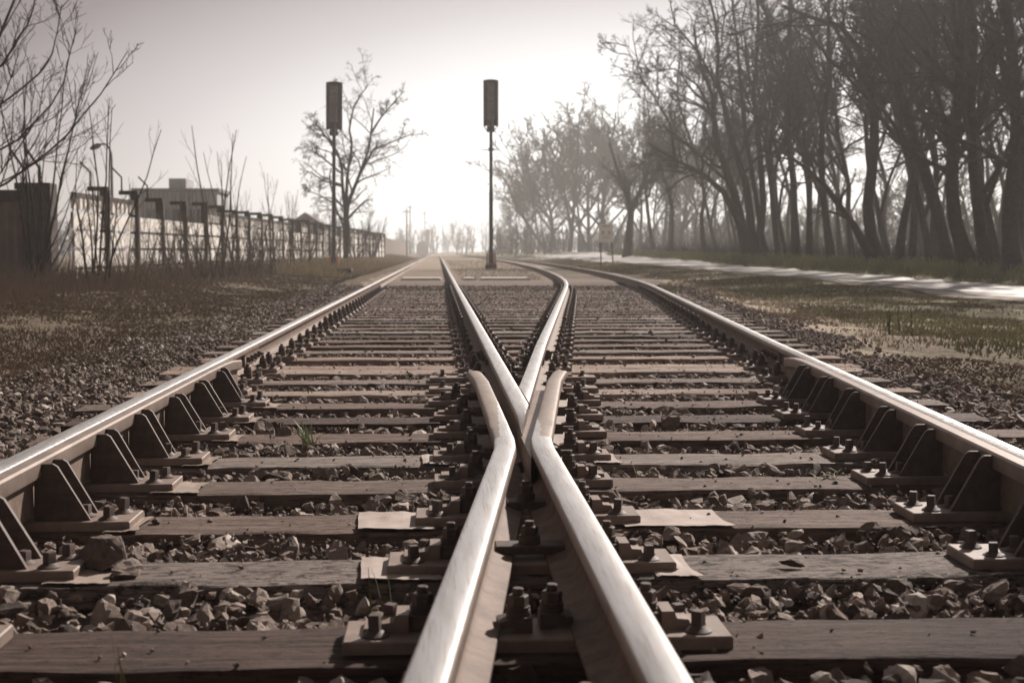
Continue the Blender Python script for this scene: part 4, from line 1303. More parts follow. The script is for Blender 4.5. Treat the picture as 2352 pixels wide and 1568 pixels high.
mb = MB(); mb.box(-w - 0.2, w + 0.2, -0.3, d + 0.3, 3.602, 3.8); obj('roof', mb.mesh('roof', [M['hood']]), e)
mb = MB(); mb.box(-0.5, 0.5, -0.05, -0.004, 1.3, 2.5); obj('window', mb.mesh('window', [M['glass']]), e)

# distant parked car right of the middle signal
def car(x, y, z):
    e = empty('parked_car', (x, y, z), R(8)); tag(e, 'tiny blue-grey car at the foot of the hazy trees by the middle signal', 'car')
    mb = MB()
    mb.prism([(-2.1, 0.3), (-2.1, 0.75), (-1.9, 0.9), (-1.2, 0.95), (-0.6, 1.4), (0.9, 1.42), (1.6, 0.95), (2.1, 0.85), (2.15, 0.3)], 'y', -0.85, 0.85)
    obj('body', mb.mesh('body', [M['grey_wall']]), e)
    mb = MB(); mb.prism([(-1.0, 0.97), (-0.55, 1.33), (0.85, 1.35), (1.35, 0.97)], 'y', -0.86, 0.86); obj('window', mb.mesh('window', [M['glass']]), e)
    for sx in (-1.35, 1.35):
        for sy in (-0.8, 0.8):
            mb = MB(); mb.tube([(sx, sy - 0.1, 0.3), (sx, sy + 0.1, 0.3)], 0.31, 14); obj('wheel', mb.mesh('wheel', [M['post']]), e)
p = P(1150, 578, 215); car(p.x, 215, tz(p.x, 215))

# distant poles and the curved street lamp
def lamp(x, y, z, h, reach, label, group=None):
    e = empty('street_lamp', (x, y, z)); tag(e, label, 'street lamp', group)
    pts = [(0, 0, -0.2), (0, 0, h * 0.87)]
    for a in (20, 45, 70, 90): pts.append((-reach * 0.55 * (1 - math.cos(R(a))), 0, h * 0.87 + (h * 0.10) * math.sin(R(a))))
    pts.append((-reach, 0, h * 0.965))
    mb = MB(); mb.tube(pts, [0.075, 0.06, 0.05, 0.05, 0.045, 0.045, 0.04], 8); obj('pole', mb.mesh('pole', [M['hood']], 50), e)
    mb = MB(); q = (-reach - 0.12, 0, h * 0.955)
    V = []
    mb.tube([(-reach + 0.10, 0, h * 0.965), (-reach - 0.02, 0, h * 0.957), (-reach - 0.25, 0, h * 0.94), (-reach - 0.38, 0, h * 0.93)], [0.05, 0.12, 0.12, 0.05], 10)
    obj('lamp_head', mb.mesh('lamp_head', [M['metal_dark']], 50), e)
p = P(262, 578, 62); lamp(p.x, 62, 0.0, 5.75, 0.55, 'curved-neck street lamp rising behind the pale fence boards')
for x, Y, h, lab in ((935, 230, 8.0, 'faint pole at the far end of the hazy wall'), (976, 380, 12.0, 'faint tall pole just left of the vanishing point'), (1003 - 60, 300, 11.0, 'faint pole beside the tiny white house')):
    p = P(x, 578, Y)
    e = empty('utility_pole', (p.x, Y, 0)); tag(e, lab, 'pole', 'faint distant poles')
    mb = MB(); mb.tube([(0, 0, -0.3), (0, 0, h)], [0.16, 0.10], 8); obj('pole', mb.mesh('pole', [M['hood']], 50), e)
    mb = MB(); mb.box(-0.7, 0.7, -0.06, 0.06, h - 0.6, h - 0.45); obj('crossarm', mb.mesh('crossarm', [M['hood']]), e)
# ------------------------------------------------------------------ bare trees
def nrm(v): return v / np.maximum(np.linalg.norm(v, axis=-1, keepdims=True), 1e-9)
def grow(r, PP, RR, m, tmin, tmax, lenf, ang, n, up=0.0, wig=0.18, rf=0.62, taper=0.3, minr=0.004, gnarl=None):
    """children of a batch of polylines: PP (B,k,3), RR (B,k)"""
    B, k = RR.shape
    idx = np.repeat(np.arange(B), m)
    t = r.uniform(tmin, tmax, len(idx)) * (k - 1)
    i0 = np.minimum(t.astype(int), k - 2); f = (t - i0)[:, None]
    a, b = PP[idx, i0], PP[idx, i0 + 1]
    pos = a * (1 - f) + b * f
    r0 = RR[idx, i0] * (1 - f[:, 0]) + RR[idx, i0 + 1] * f[:, 0]
    T = nrm(b - a)
    q = nrm(np.cross(T, r.normal(size=T.shape)))
    aa = r.uniform(ang[0], ang[1], len(idx))[:, None]
    d = T * np.cos(aa) + q * np.sin(aa)
    plen = np.linalg.norm(np.diff(PP, axis=1), axis=2).sum(1)[idx]
    L = plen * lenf * r.uniform(0.55, 1.25, len(idx)) * (1.15 - 0.55 * t / (k - 1))
    pts = [pos]; 
    for s in range(n - 1):
        d = nrm(d + r.normal(0, wig, d.shape) + np.array([0, 0, up]))
        pts.append(pts[-1] + d * (L / (n - 1))[:, None])
    rad0 = np.maximum(r0 * rf, minr)
    rad = rad0[:, None] * np.linspace(1, taper, n)[None]
    return np.stack(pts, 1), np.maximum(rad, minr * 0.6)

def tubes(batches):
    """[(P (B,n,3), R (B,n), sides)] -> verts, quads"""
    Vs, Fs = [], []; base = 0
    for PP, RR, s in batches:
        B, n, _ = PP.shape
        T = np.empty_like(PP); T[:, 1:-1] = PP[:, 2:] - PP[:, :-2]; T[:, 0] = PP[:, 1] - PP[:, 0]; T[:, -1] = PP[:, -1] - PP[:, -2]
        T = nrm(T)
        ref = np.array([0.37, 0.21, 0.12]); U = nrm(np.cross(T, ref + 0 * T)); W = np.cross(T, U)
        an = np.arange(s) * 2 * np.pi / s
        V = PP[:, :, None] + RR[:, :, None, None] * (U[:, :, None] * np.cos(an)[:, None] + W[:, :, None] * np.sin(an)[:, None])
        Vs.append(V.reshape(-1, 3))
        i = np.arange(n - 1)[:, None] * s + np.arange(s)[None]; j = np.arange(n - 1)[:, None] * s + (np.arange(s)[None] + 1) % s
        q = np.stack([i, j, j + s, i + s], -1).reshape(-1, 4)
        Fs.append((q[None] + (np.arange(B) * n * s)[:, None, None] + base).reshape(-1, 4)); base += B * n * s
    return np.concatenate(Vs), np.concatenate(Fs)

def tube_mesh(name, batches, mat):
    V, F = tubes(batches)
    me = np_mesh(name, V, F, M[mat]); me.shade_smooth(); return me

def limbs_arr(limbs, n=9):
    """resample hand-set limbs [[(x,y,z,r),...],...] to equal counts with a little wander"""
    PP, RR = [], []
    for k, L in enumerate(limbs):
        A = np.array(L, float)
        s = np.concatenate([[0], np.cumsum(np.linalg.norm(np.diff(A[:, :3], axis=0), axis=1))])
        t = np.linspace(0, s[-1], n)
        Q = np.stack([np.interp(t, s, A[:, c]) for c in range(4)], -1)
        PP.append(Q[:, :3]); RR.append(Q[:, 3])
    return np.array(PP), np.array(RR)

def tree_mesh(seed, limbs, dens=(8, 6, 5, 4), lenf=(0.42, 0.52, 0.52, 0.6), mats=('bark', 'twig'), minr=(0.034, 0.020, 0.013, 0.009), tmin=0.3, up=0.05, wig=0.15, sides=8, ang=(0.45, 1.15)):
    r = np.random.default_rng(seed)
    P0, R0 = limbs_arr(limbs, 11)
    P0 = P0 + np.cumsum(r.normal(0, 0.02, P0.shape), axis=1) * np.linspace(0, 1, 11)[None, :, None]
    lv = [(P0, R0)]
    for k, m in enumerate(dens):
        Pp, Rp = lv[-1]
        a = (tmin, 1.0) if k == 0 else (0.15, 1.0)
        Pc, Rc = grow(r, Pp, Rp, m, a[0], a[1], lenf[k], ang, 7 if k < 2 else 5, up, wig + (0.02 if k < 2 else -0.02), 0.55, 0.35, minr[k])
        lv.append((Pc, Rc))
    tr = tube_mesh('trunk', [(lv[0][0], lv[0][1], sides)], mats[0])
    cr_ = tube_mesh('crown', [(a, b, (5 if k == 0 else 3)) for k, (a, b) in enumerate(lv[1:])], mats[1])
    return tr, cr_

def place_tree(name, meshes, loc, label, cat='tree', group=None, rz=0.0, s=1.0, parts=('trunk', 'crown')):
    e = empty(name, loc, rz); e.scale = (s, s, s)
    tag(e, label, cat, group)
    for pn, me in zip(parts, meshes): obj(pn, me, e)
    return e

def vlimb(base, pts, Y, r0, r1, dy=None):
    """limb through view points at depth Y, given local to base"""
    out = []
    n = len(pts)
    for i, (x, y) in enumerate(pts):
        q = P(x, y, Y + (dy[i] if dy else 0)) - base
        out.append((q.x, q.y, q.z, r0 + (r1 - r0) * i / (n - 1)))
    return out

def hero(seed, Y, stems, label, r0=0.2, **k):
    bx, by = stems[0][0][0]
    b = P(bx, by, Y); b.z = tz(b.x, Y) - 0.05
    lim = []
    for j, (pts, ra, rb) in enumerate(stems):
        rr_ = random.Random(seed * 31 + j)
        n = len(pts); sl = rr_.uniform(-1.2, 1.2)
        dy = [sl * (i / (n - 1)) + (0 if i == 0 else rr_.uniform(-0.25, 0.25)) for i in range(n)]
        if pts[0] != stems[0][0][0]: dy = [sl * 0.4 + v * 0.7 for v in dy]
        else: dy[0] = 0
        L = vlimb(b, pts, Y, ra, rb, dy)
        if pts[0][1] > 578: L[0] = (L[0][0], L[0][1], 0.0, ra * 1.35)
        lim.append(L)
    return place_tree('bare_tree', tree_mesh(seed, lim, **k), b, label, 'tree', 'tall bare trees along the wood edge')

# the leaning front tree with its long low diagonal limb
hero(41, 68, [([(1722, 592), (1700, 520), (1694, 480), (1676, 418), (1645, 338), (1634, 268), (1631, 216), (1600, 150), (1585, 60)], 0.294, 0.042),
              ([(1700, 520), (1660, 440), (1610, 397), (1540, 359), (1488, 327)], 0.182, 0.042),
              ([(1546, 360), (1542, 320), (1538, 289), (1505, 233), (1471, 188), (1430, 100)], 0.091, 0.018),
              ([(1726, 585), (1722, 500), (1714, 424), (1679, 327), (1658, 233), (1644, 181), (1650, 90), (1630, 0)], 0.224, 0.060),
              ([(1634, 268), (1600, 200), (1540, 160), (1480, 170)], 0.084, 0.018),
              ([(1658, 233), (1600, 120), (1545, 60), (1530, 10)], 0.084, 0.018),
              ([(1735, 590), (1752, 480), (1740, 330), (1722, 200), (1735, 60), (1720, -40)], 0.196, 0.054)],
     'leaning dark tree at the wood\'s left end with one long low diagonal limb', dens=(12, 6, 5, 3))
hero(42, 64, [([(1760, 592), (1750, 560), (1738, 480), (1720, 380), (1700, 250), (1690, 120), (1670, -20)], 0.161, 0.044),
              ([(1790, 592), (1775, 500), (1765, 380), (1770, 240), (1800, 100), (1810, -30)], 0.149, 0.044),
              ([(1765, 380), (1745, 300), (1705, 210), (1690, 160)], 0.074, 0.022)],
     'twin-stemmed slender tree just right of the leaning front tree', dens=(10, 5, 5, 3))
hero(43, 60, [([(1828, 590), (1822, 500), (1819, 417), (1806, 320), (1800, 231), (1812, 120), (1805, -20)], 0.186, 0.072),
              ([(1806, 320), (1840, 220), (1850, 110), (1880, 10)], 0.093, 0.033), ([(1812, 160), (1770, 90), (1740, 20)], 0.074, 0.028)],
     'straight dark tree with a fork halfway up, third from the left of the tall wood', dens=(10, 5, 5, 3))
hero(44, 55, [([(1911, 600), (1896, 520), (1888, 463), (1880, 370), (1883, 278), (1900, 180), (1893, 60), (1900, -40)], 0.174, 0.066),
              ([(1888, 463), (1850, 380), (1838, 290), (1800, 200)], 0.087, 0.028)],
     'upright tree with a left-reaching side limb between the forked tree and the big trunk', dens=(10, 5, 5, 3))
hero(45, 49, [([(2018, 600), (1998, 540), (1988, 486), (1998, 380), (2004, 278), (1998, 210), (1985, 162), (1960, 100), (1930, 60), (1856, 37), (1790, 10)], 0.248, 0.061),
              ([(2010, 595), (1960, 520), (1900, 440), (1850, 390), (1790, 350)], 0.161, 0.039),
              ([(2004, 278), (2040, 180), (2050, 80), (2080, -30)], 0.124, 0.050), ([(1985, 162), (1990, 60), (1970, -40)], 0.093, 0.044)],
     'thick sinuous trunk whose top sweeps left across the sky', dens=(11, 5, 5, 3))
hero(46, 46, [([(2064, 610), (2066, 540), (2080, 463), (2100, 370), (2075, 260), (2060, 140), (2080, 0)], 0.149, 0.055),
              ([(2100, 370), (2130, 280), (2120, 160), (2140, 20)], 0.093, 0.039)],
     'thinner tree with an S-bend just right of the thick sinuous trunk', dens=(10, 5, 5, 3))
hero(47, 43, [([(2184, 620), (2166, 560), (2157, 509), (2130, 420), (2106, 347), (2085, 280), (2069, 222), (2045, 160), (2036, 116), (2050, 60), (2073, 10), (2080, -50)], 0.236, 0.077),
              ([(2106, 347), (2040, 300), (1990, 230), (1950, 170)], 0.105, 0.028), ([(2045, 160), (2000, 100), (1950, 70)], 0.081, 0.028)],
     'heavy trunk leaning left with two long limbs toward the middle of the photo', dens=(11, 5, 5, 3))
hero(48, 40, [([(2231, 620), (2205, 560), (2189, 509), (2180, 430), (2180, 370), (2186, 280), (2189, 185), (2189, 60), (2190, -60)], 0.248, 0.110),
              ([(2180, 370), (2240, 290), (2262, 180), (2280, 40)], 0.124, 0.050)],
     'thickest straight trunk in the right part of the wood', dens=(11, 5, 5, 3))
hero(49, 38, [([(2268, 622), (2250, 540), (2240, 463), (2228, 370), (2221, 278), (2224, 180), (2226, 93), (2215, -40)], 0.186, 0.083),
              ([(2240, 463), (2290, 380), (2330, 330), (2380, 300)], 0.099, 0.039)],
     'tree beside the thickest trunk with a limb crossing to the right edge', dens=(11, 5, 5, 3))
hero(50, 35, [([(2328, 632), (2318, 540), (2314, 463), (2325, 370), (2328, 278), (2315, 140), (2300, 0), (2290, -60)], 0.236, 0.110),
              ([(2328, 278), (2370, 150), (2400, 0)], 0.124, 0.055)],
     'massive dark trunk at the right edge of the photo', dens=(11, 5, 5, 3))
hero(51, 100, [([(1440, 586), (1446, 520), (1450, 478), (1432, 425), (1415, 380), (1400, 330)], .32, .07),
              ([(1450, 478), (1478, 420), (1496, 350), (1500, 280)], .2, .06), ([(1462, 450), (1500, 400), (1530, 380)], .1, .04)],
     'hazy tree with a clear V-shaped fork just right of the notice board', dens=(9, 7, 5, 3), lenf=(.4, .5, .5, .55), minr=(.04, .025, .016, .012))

def far_wood(name, x0, x1, Y0, Y1, n, H, label, seed):
    r = np.random.default_rng(seed)
    x = r.uniform(x0, x1, n); y = r.uniform(Y0, Y1, n); h = H * r.uniform(0.6, 1.1, n) * (0.85 + 0.15 * vnoise(x * 0.05, y * 0.02))
    k = 5; PP = np.zeros((n, k, 3)); PP[:, 0] = np.stack([x, y, np.zeros(n) - 0.2], -1)
    d = np.tile(np.array([0, 0, 1.0]), (n, 1))
    for i in range(1, k):
        d = nrm(d + r.normal(0, 0.10, d.shape)); PP[:, i] = PP[:, i - 1] + d * (h / (k - 1))[:, None]
    RR = 0.16 * np.linspace(1, 0.3, k)[None] * np.ones((n, 1))
    c1 = grow(r, PP, RR, 12, 0.12, 1.0, 0.38, (0.3, 0.9), 4, 0.1, 0.2, 0.5, 0.5, 0.045)
    c2 = grow(r, c1[0], c1[1], 5, 0.1, 1.0, 0.5, (0.4, 1.0), 3, 0.05, 0.2, 0.7, 0.5, 0.035)
    tag(obj(name, tube_mesh(name, [(PP, RR, 4), (c1[0], c1[1], 3), (c2[0], c2[1], 3)], 'twig')), label, 'wood', kind='stuff')
# generic grown trees, built once and copied
def auto_limbs(seed, H, r0, nl, spread, lean=0.0, fork=0.3):
    q = random.Random(seed); out = []
    tr = []; x = y = 0
    for i in range(7):
        t = i / 6
        tr.append((x, y, H * t * 0.95, r0 * (1.25 if i == 0 else 1 - 0.75 * t)))
        x += q.uniform(-0.04, 0.04) * H + lean * H / 6; y += q.uniform(-0.04, 0.04) * H
    out.append(tr)
    for k in range(nl):
        f = q.uniform(fork, 0.75); i = int(f * 6); b = tr[i]
        a = q.uniform(0, 2 * math.pi); L = H * (1 - f) * q.uniform(0.7, 1.0)
        pts = [(b[0], b[1], b[2], b[3] * 0.65)]
        dx, dy = math.cos(a) * spread, math.sin(a) * spread
        for j in range(1, 5):
            t = j / 4
            pts.append((b[0] + dx * L * t ** 0.8 + q.uniform(-.03, .03) * H, b[1] + dy * L * t ** 0.8 + q.uniform(-.03, .03) * H, b[2] + L * t * 0.95, b[3] * 0.65 * (1 - 0.8 * t)))
        out.append(pts)
    return out
GT = [tree_mesh(60 + k, auto_limbs(60 + k, 12.5, 0.15, 5, 0.38, -0.10 - 0.07 * (k % 3)), dens=(6, 5, 4, 3), minr=(.036, .022, .015, .010)) for k in range(4)]
DT = [tree_mesh(80 + k, auto_limbs(80 + k, 11.0, 0.17, 9, 0.62, 0, 0.06), dens=(9, 5, 4, 3), lenf=(.42, .5, .5, .5), minr=(.05, .034, .024, .018), up=0.09) for k in range(3)]
q = random.Random(9)
# second and third rows of the wood
spots = []
for row, (xx, n) in enumerate(((17.8, 9), (21, 10), (26, 9), (32, 9))):
    for k in range(n):
        Y = 31 + row * 3 + k * ((9.5 if row == 0 else 7.4) + row * 1.6) + q.uniform(-2, 2)
        spots.append((xx + q.uniform(-1.0, 1.0), Y, row))
rows = ['second', 'third', 'fourth', 'deepest']
rown = {}
for x_, Y, row in spots:
    rown[row] = rown.get(row, 0) + 1
    place_tree('bare_tree', GT[q.randrange(4)], (x_, Y, tz(x_, Y) - 0.1), 'slim dark tree standing in the ' + rows[row] + ' row of the wood, behind the big trunks', 'tree', 'slim trees in the ' + rows[row] + ' row of the wood', q.uniform(-0.7, 0.7), q.uniform(0.85, 1.15))
for i_, (vx, Y) in enumerate(((2290, 41), (2208, 45), (2140, 49), (2095, 52), (2040, 56), (1960, 60), (1865, 66), (2345, 40))):
    b = P(vx, 578, Y)
    place_tree('bare_tree', GT[i_ % 4], (b.x, Y, tz(b.x, Y) - 0.1), ('slender trunk close left of the massive one at the right edge', 'slender trunk between the thickest trunk and the heavy leaning one', 'slender trunk just left of the heavy leaning one', 'slender trunk right of the S-bend tree',
        'slender trunk left of the S-bend tree', 'slender trunk left of the thick sinuous one', 'slender trunk right of the tree forked halfway up', 'slender trunk right behind the massive one at the right edge')[i_], 'tree', 'tall bare trees along the wood edge', q.uniform(-0.6, 0.6), q.uniform(0.9, 1.1))
# trees of the same wood out of the picture on the right whose shade falls on the near verge
for x_, Y in ((16.4, 27), (16.0, 20), (16.2, 13.5), (19.5, 21), (18.0, 9)):
    place_tree('bare_tree', GT[q.randrange(4)], (x_, Y, tz(x_, Y) - 0.1), 'tree of the wood beyond the right edge of the photo, casting shade on the verge', 'tree', 'trees of the wood outside the photo', q.uniform(0, 6.28), q.uniform(1.0, 1.15))
# hazy clump in the middle distance
cl = [(1188, 230, .9, 'smallest and faintest tree at the left end of the hazy clump'), (1218, 205, 1.2, 'low rounded hazy tree, second from the left of the clump'), (1262, 185, 1.62, 'tall hazy tree whose crown makes the left shoulder of the clump'),
      (1308, 178, 1.72, 'tallest hazy tree in the middle of the clump'), (1352, 186, 1.72, 'hazy tree directly left of the notice board'), (1396, 176, 1.75, 'hazy tree directly behind the notice board'),
      (1238, 215, 1.35, 'hazy tree behind the gap between the clump\'s left shoulder and its low tree'), (1330, 205, 1.6, 'hazy tree half hidden behind the middle of the clump')]
for i, (x_, Y, s, lab) in enumerate(cl):
    b = P(x_, 578, Y)
    place_tree('hazy_tree', DT[i % 3], (b.x, Y, tz(b.x, Y) - 0.1), lab, 'tree', 'hazy clump of trees left of the path', i * 1.3, s)
cl = [(1475, 165, 1.35, 'pale tree just right of the V-forked one'), (1520, 160, 1.25, 'pale tree above the far bend of the path'), (1560, 170, 1.4, 'pale tree behind the fork in the path'), (1600, 150, 1.2, 'pale tree under the long diagonal limb'),
      (1640, 155, 1.25, 'pale tree left of the leaning tree\'s foot'), (1500, 210, 1.5, 'fainter tree in the gap behind the path fork'), (1580, 220, 1.5, 'fainter tree deep behind the diagonal limb'), (1660, 200, 1.4, 'fainter tree close left of the leaning tree')]
for i, (x_, Y, s, lab) in enumerate(cl):
    b = P(x_, 578, Y)
    place_tree('hazy_tree', (GT[i % 4] if i % 2 else DT[i % 3]), (b.x, Y, tz(b.x, Y) - 0.1), lab, 'tree', 'pale trees beyond the far end of the path', i * 2.1, s)

far_wood('hazy_thicket', 9.5, 25, 165, 250, 70, 7.0, 'hazy thicket filling the foot of the clump of trees left of the path', 5)
far_wood('hazy_thicket', 24, 48, 160, 260, 60, 6.5, 'pale thicket between the thin trees behind the path fork', 6)
# tree behind the left signal
hero_b = P(795, 590, 70)
lims = [([(795, 592), (800, 520), (797, 487), (800, 470), (815, 440), (830, 400), (850, 350), (855, 310), (862, 260)], 0.158, 0.035),
        ([(795, 592), (793, 540), (796, 487), (788, 430), (788, 380), (770, 340), (750, 310)], 0.137, 0.035),
        ([(797, 470), (800, 400), (812, 340), (805, 300), (818, 240), (850, 205)], 0.094, 0.021),
        ([(830, 400), (860, 345), (890, 335), (945, 312)], 0.072, 0.017), ([(855, 310), (880, 270), (925, 220)], 0.065, 0.014),
        ([(788, 430), (750, 420), (715, 400), (690, 395)], 0.058, 0.014), ([(770, 340), (735, 300), (710, 280)], 0.065, 0.014), ([(786, 400), (740, 360), (700, 335)], 0.058, 0.014),
        ([(790, 520), (770, 470), (735, 450), (700, 440)], 0.058, 0.014)]
hero_b.z = tz(hero_b.x, 70) - 0.05
L = []
qq = random.Random(77)
for pts, a, b_ in lims:
    sl = qq.uniform(-1, 1); dy = [sl * i / (len(pts) - 1) for i in range(len(pts))]
    L.append(vlimb(hero_b, pts, 70, a, b_, dy))
place_tree('bare_tree', tree_mesh(78, L, dens=(11, 7, 4, 3), lenf=(.38, .42, .5, .5), minr=(.018, .011, .008, .008), tmin=0.22, up=0.0, wig=0.10, ang=(.6, 1.2)), hero_b, 'spreading bare tree with horizontal twigs behind the left signal', 'tree')

# ------------------------------------------------------------------ shrubs and saplings on the left
def shrub_mesh(seed, H, n, spread, r0=0.018, side=3, mat='twig_light', lean=(0, 0), minr=0.005):
    r = np.random.default_rng(seed)
    a = r.uniform(0, 2 * np.pi, n); hh = H * r.uniform(0.5, 1.0, n)
    k = 8; t = np.linspace(0, 1, k)
    base = np.stack([r.normal(0, 0.10, n), r.normal(0, 0.10, n), np.zeros(n)], -1)
    d0 = np.stack([np.cos(a) * spread + lean[0], np.sin(a) * spread + lean[1], np.ones(n)], -1)
    PP = np.zeros((n, k, 3)); PP[:, 0] = base; d = nrm(d0)
    for i in range(1, k):
        d = nrm(d + r.normal(0, 0.05, d.shape) + np.array([0, 0, 0.12]))
        PP[:, i] = PP[:, i - 1] + d * (hh / (k - 1))[:, None]
    RR = r0 * (hh / H)[:, None] * np.linspace(1, 0.28, k)[None]
    c1 = grow(r, PP, RR, side + 1, 0.25, 0.95, 0.28, (0.35, 0.8), 5, 0.12, 0.08, 0.55, 0.4, minr)
    c2 = grow(r, c1[0], c1[1], 2, 0.2, 0.95, 0.4, (0.35, 0.8), 4, 0.08, 0.1, 0.6, 0.5, minr * 0.8)
    return tube_mesh('stems', [(PP, RR, 5)], mat), tube_mesh('twigs', [(c1[0], c1[1], 3), (c2[0], c2[1], 3)], mat)
def shrub(seed, vx, Y, H, n, spread, label, name='shrub', cat='shrub', group='bare shrubs along the fence', x=None, **k):
    xx = P(vx, 578, Y).x if x is None else x
    return place_tree(name, shrub_mesh(seed, H, n, spread, **k), (xx, Y, tz(xx, Y) - 0.05), label, cat, group, 0, 1, ('stems', 'twigs'))
shrub(1, 290, 29.5, 2.6, 8, .35, 'bare shrub in front of the first two fence bays, beside the gate pillar')
shrub(2, 385, 33, 2.5, 10, .45, 'wide twiggy shrub hiding the third fence post')
shrub(3, 452, 34, 2.6, 9, .35, 'bare shrub left of the tallest upright saplings')
shrub(4, 506, 36, 4.3, 6, .16, 'tallest sapling with long straight upright shoots by the fence', r0=0.035, side=2)
shrub(5, 548, 38, 3.6, 7, .25, 'sapling with shoots fanning out right of the tallest one', r0=0.028, side=2)
shrub(6, 590, 40, 3.0, 9, .35, 'tangled shrub midway between the gate pillar and the left signal')
shrub(7, 628, 43, 3.6, 6, .2, 'narrow sapling over the middle fence bays', r0=0.026)
shrub(8, 664, 46, 4.0, 5, .14, 'thin upright sapling left of the spreading tree', r0=0.03, side=5)
shrub(9, 700, 52, 2.4, 14, .5, 'brushy shrub at the foot of the fence near the left signal')
shrub(10, 735, 60, 2.4, 14, .5, 'brushy shrub directly behind the left signal mast')
shrub(11, 820, 78, 3.6, 24, .5, 'hazy shrub right of the spreading tree', minr=0.012, r0=0.03)
shrub(12, 850, 92, 3.6, 26, .55, 'hazy shrub where the far wall begins', minr=0.014, r0=0.035)
shrub(13, 760, 72, 3.4, 22, .5, 'hazy shrub behind the trunk of the spreading tree', minr=0.012, r0=0.03)
shrub(14, 215, 26.5, 2.3, 5, .3, 'dark shrub stems crossing the gate pillar', mat='twig', r0=0.03)
shrub(15, 90, 25.5, 4.2, 11, .5, 'large shrub arching in front of the corrugated gate', mat='twig', r0=0.03, side=5, lean=(.25, 0))
shrub(16, 225, 27.2, 4.0, 6, .15, 'tall leaning shoots rising from the gate pillar', mat='twig', r0=0.03, side=4, lean=(.22, 0))
shrub(17, 640, 49, 2.6, 14, .45, 'low tangle against the darker fence bays')
shrub(18, 475, 35, 1.9, 12, .6, 'low thorny shrub under the tallest sapling')
shrub(19, 560, 41, 2.0, 12, .6, 'low brown shrub under the fanning sapling')
shrub(20, 340, 30.5, 1.7, 10, .6, 'low brown shrub below the second fence post')
shrub(21, 1540, 24.5, 0.36, 26, .8, 'small dark green bush on the verge beside the curved rail', minr=0.006, mat='green', r0=0.012, group=None)
shrub(22, 2068, 13.5, 0.34, 4, .08, 'single thin dead stalk standing in the grass at the right', minr=0.003, mat='twig', r0=0.008, group=None)
shrub(23, 606, 21, 0.16, 26, .9, 'small bright green weed clump left of the left rail', name='weed_clump', cat='weed', mat='weed', r0=0.01, minr=0.005, group=None)
shrub(24, 820, 44, 0.35, 26, .9, 'green weed clump by the foot of the left signal', name='weed_clump', cat='weed', mat='green', r0=0.012, minr=0.009, group=None)
for i_, (vx, Y, H, n_, sp_) in enumerate(((415, 35.5, 2.0, 12, .45), (440, 37.5, 2.1, 14, .5), (600, 45, 2.1, 14, .5), (575, 42.5, 2.0, 12, .5), (362, 33.5, 1.3, 10, .5), (650, 50, 2.3, 16, .5), (685, 56, 2.4, 20, .5), (525, 39, 1.4, 12, .6))):
    shrub(300 + i_, vx, Y, H, n_, sp_, ('dense dry thicket over the third fence bay', 'dense dry thicket over the fourth fence bay', 'dense dry thicket below the narrow sapling', 'dense dry thicket right of the fanning sapling', 'thin thicket left of the third fence post', 'dense thicket near the thin upright sapling', 'dense thicket left of the left signal', 'low thicket between the tallest and the fanning sapling')[i_], mat='twig_light', side=5, minr=0.007)
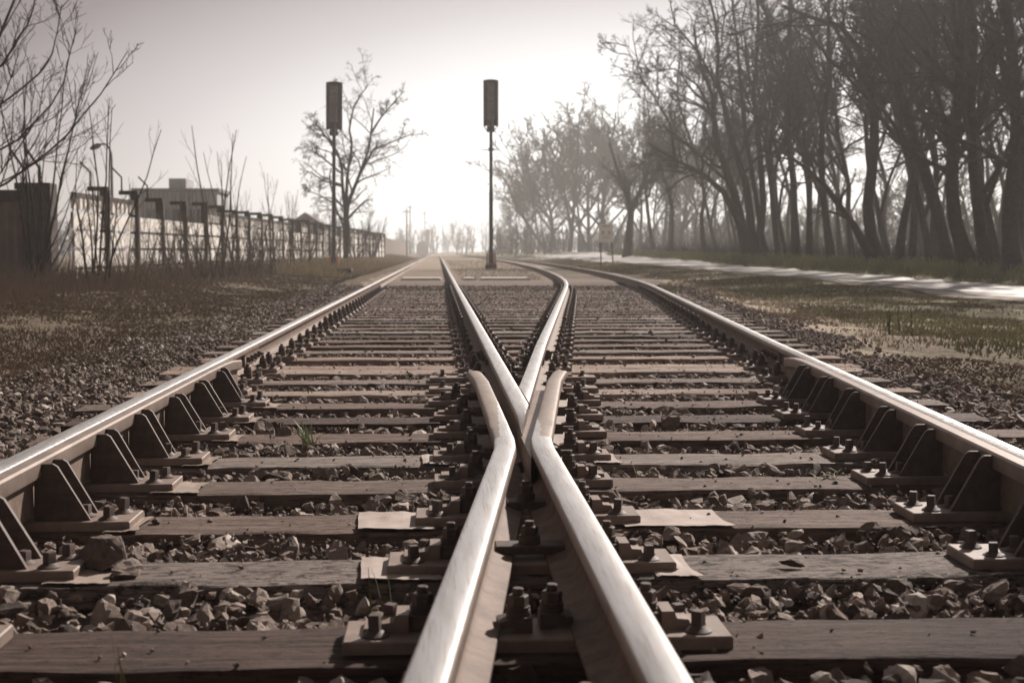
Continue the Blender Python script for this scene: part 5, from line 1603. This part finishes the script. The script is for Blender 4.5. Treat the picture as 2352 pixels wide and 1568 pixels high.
# big tree leaning in from the left edge
b = Vector((-10.4, 23.5, 0)); b.z = tz(b.x, b.y)
L = []
for pts, a, c_ in (([(-330, 640), (-200, 420), (-90, 250), (0, 110), (70, -40)], 0.0638, 0.0160), ([(-200, 420), (-60, 300), (60, 210), (125, 150), (150, 20)], 0.0263, 0.0072),
                   ([(-200, 440), (-80, 400), (60, 330), (150, 230), (184, 95)], 0.0277, 0.0064), ([(-150, 480), (0, 440), (150, 330), (240, 215), (304, 105)], 0.0277, 0.0056),
                   ([(-90, 250), (20, 160), (90, 60), (110, -30)], 0.0263, 0.0080), ([(-150, 500), (-20, 440), (90, 280), (100, 180)], 0.0188, 0.0056), ([(-120, 490), (60, 400), (170, 330), (235, 150)], 0.0165, 0.0048), ([(-100, 460), (-20, 330), (30, 200), (40, 130)], 0.0188, 0.0056)):
    pts = [(x_ if i else x_, y_) for i, (x_, y_) in enumerate(pts)]
    L.append(vlimb(b, pts, 23.5, a, c_, [0.3 * i * (1 if a > .03 else -1) for i in range(len(pts))]))
L[0][0] = (L[0][0][0], 0, 0, .2)
place_tree('bare_tree', tree_mesh(90, L, dens=(9, 4, 3), lenf=(.34, .45, .45), minr=(.008, .005, .004), tmin=0.25, up=0.10, wig=0.12, ang=(.35, .8)), b, 'bare tree reaching into the top left corner with arching shoots', 'tree')

# a far wood closing the horizon, too faint to count
far_wood('far_wood', -60, 70, 390, 450, 240, 9.0, 'faint line of trees in the haze behind the vanishing point', 1)
far_wood('deep_wood', 30, 75, 60, 240, 420, 8.0, 'mass of trees deep in the hazy wood', 2)
far_wood('far_left_trees', -80, -12, 170, 260, 110, 6.0, 'faint tree tops behind the fence and the grey hall', 3)
# undergrowth inside the wood
r = np.random.default_rng(44); n = 12000
y = 24 + 110 * r.random(n) ** 1.2; x = 15.8 + r.random(n) * 14
blades('undergrowth', x, y, r.gamma(2.0, 0.28, n), r.uniform(0.008, 0.018, n), 0.35, 'twig', 'dark thin undergrowth between the trunks of the wood', seed=10)

# ------------------------------------------------------------------ haze
HZ = 0.0014
mb = MB(); mb.box(-610, 610, -20, 520, -1.4, 26)
hz = obj('haze', mb.mesh('haze', []))
m = bpy.data.materials.new('haze_air'); m.use_nodes = True
nn = m.node_tree.nodes; nn.clear()
out = nn.new('ShaderNodeOutputMaterial'); pv = nn.new('ShaderNodeVolumePrincipled')
pv.inputs['Color'].default_value = (0.97, 0.97, 0.95, 1)
pv.inputs['Density'].default_value = HZ
pv.inputs['Anisotropy'].default_value = 0.35
m.node_tree.links.new(pv.outputs[0], out.inputs['Volume'])
hz.data.materials.append(m)
tag(hz, kind='stuff')
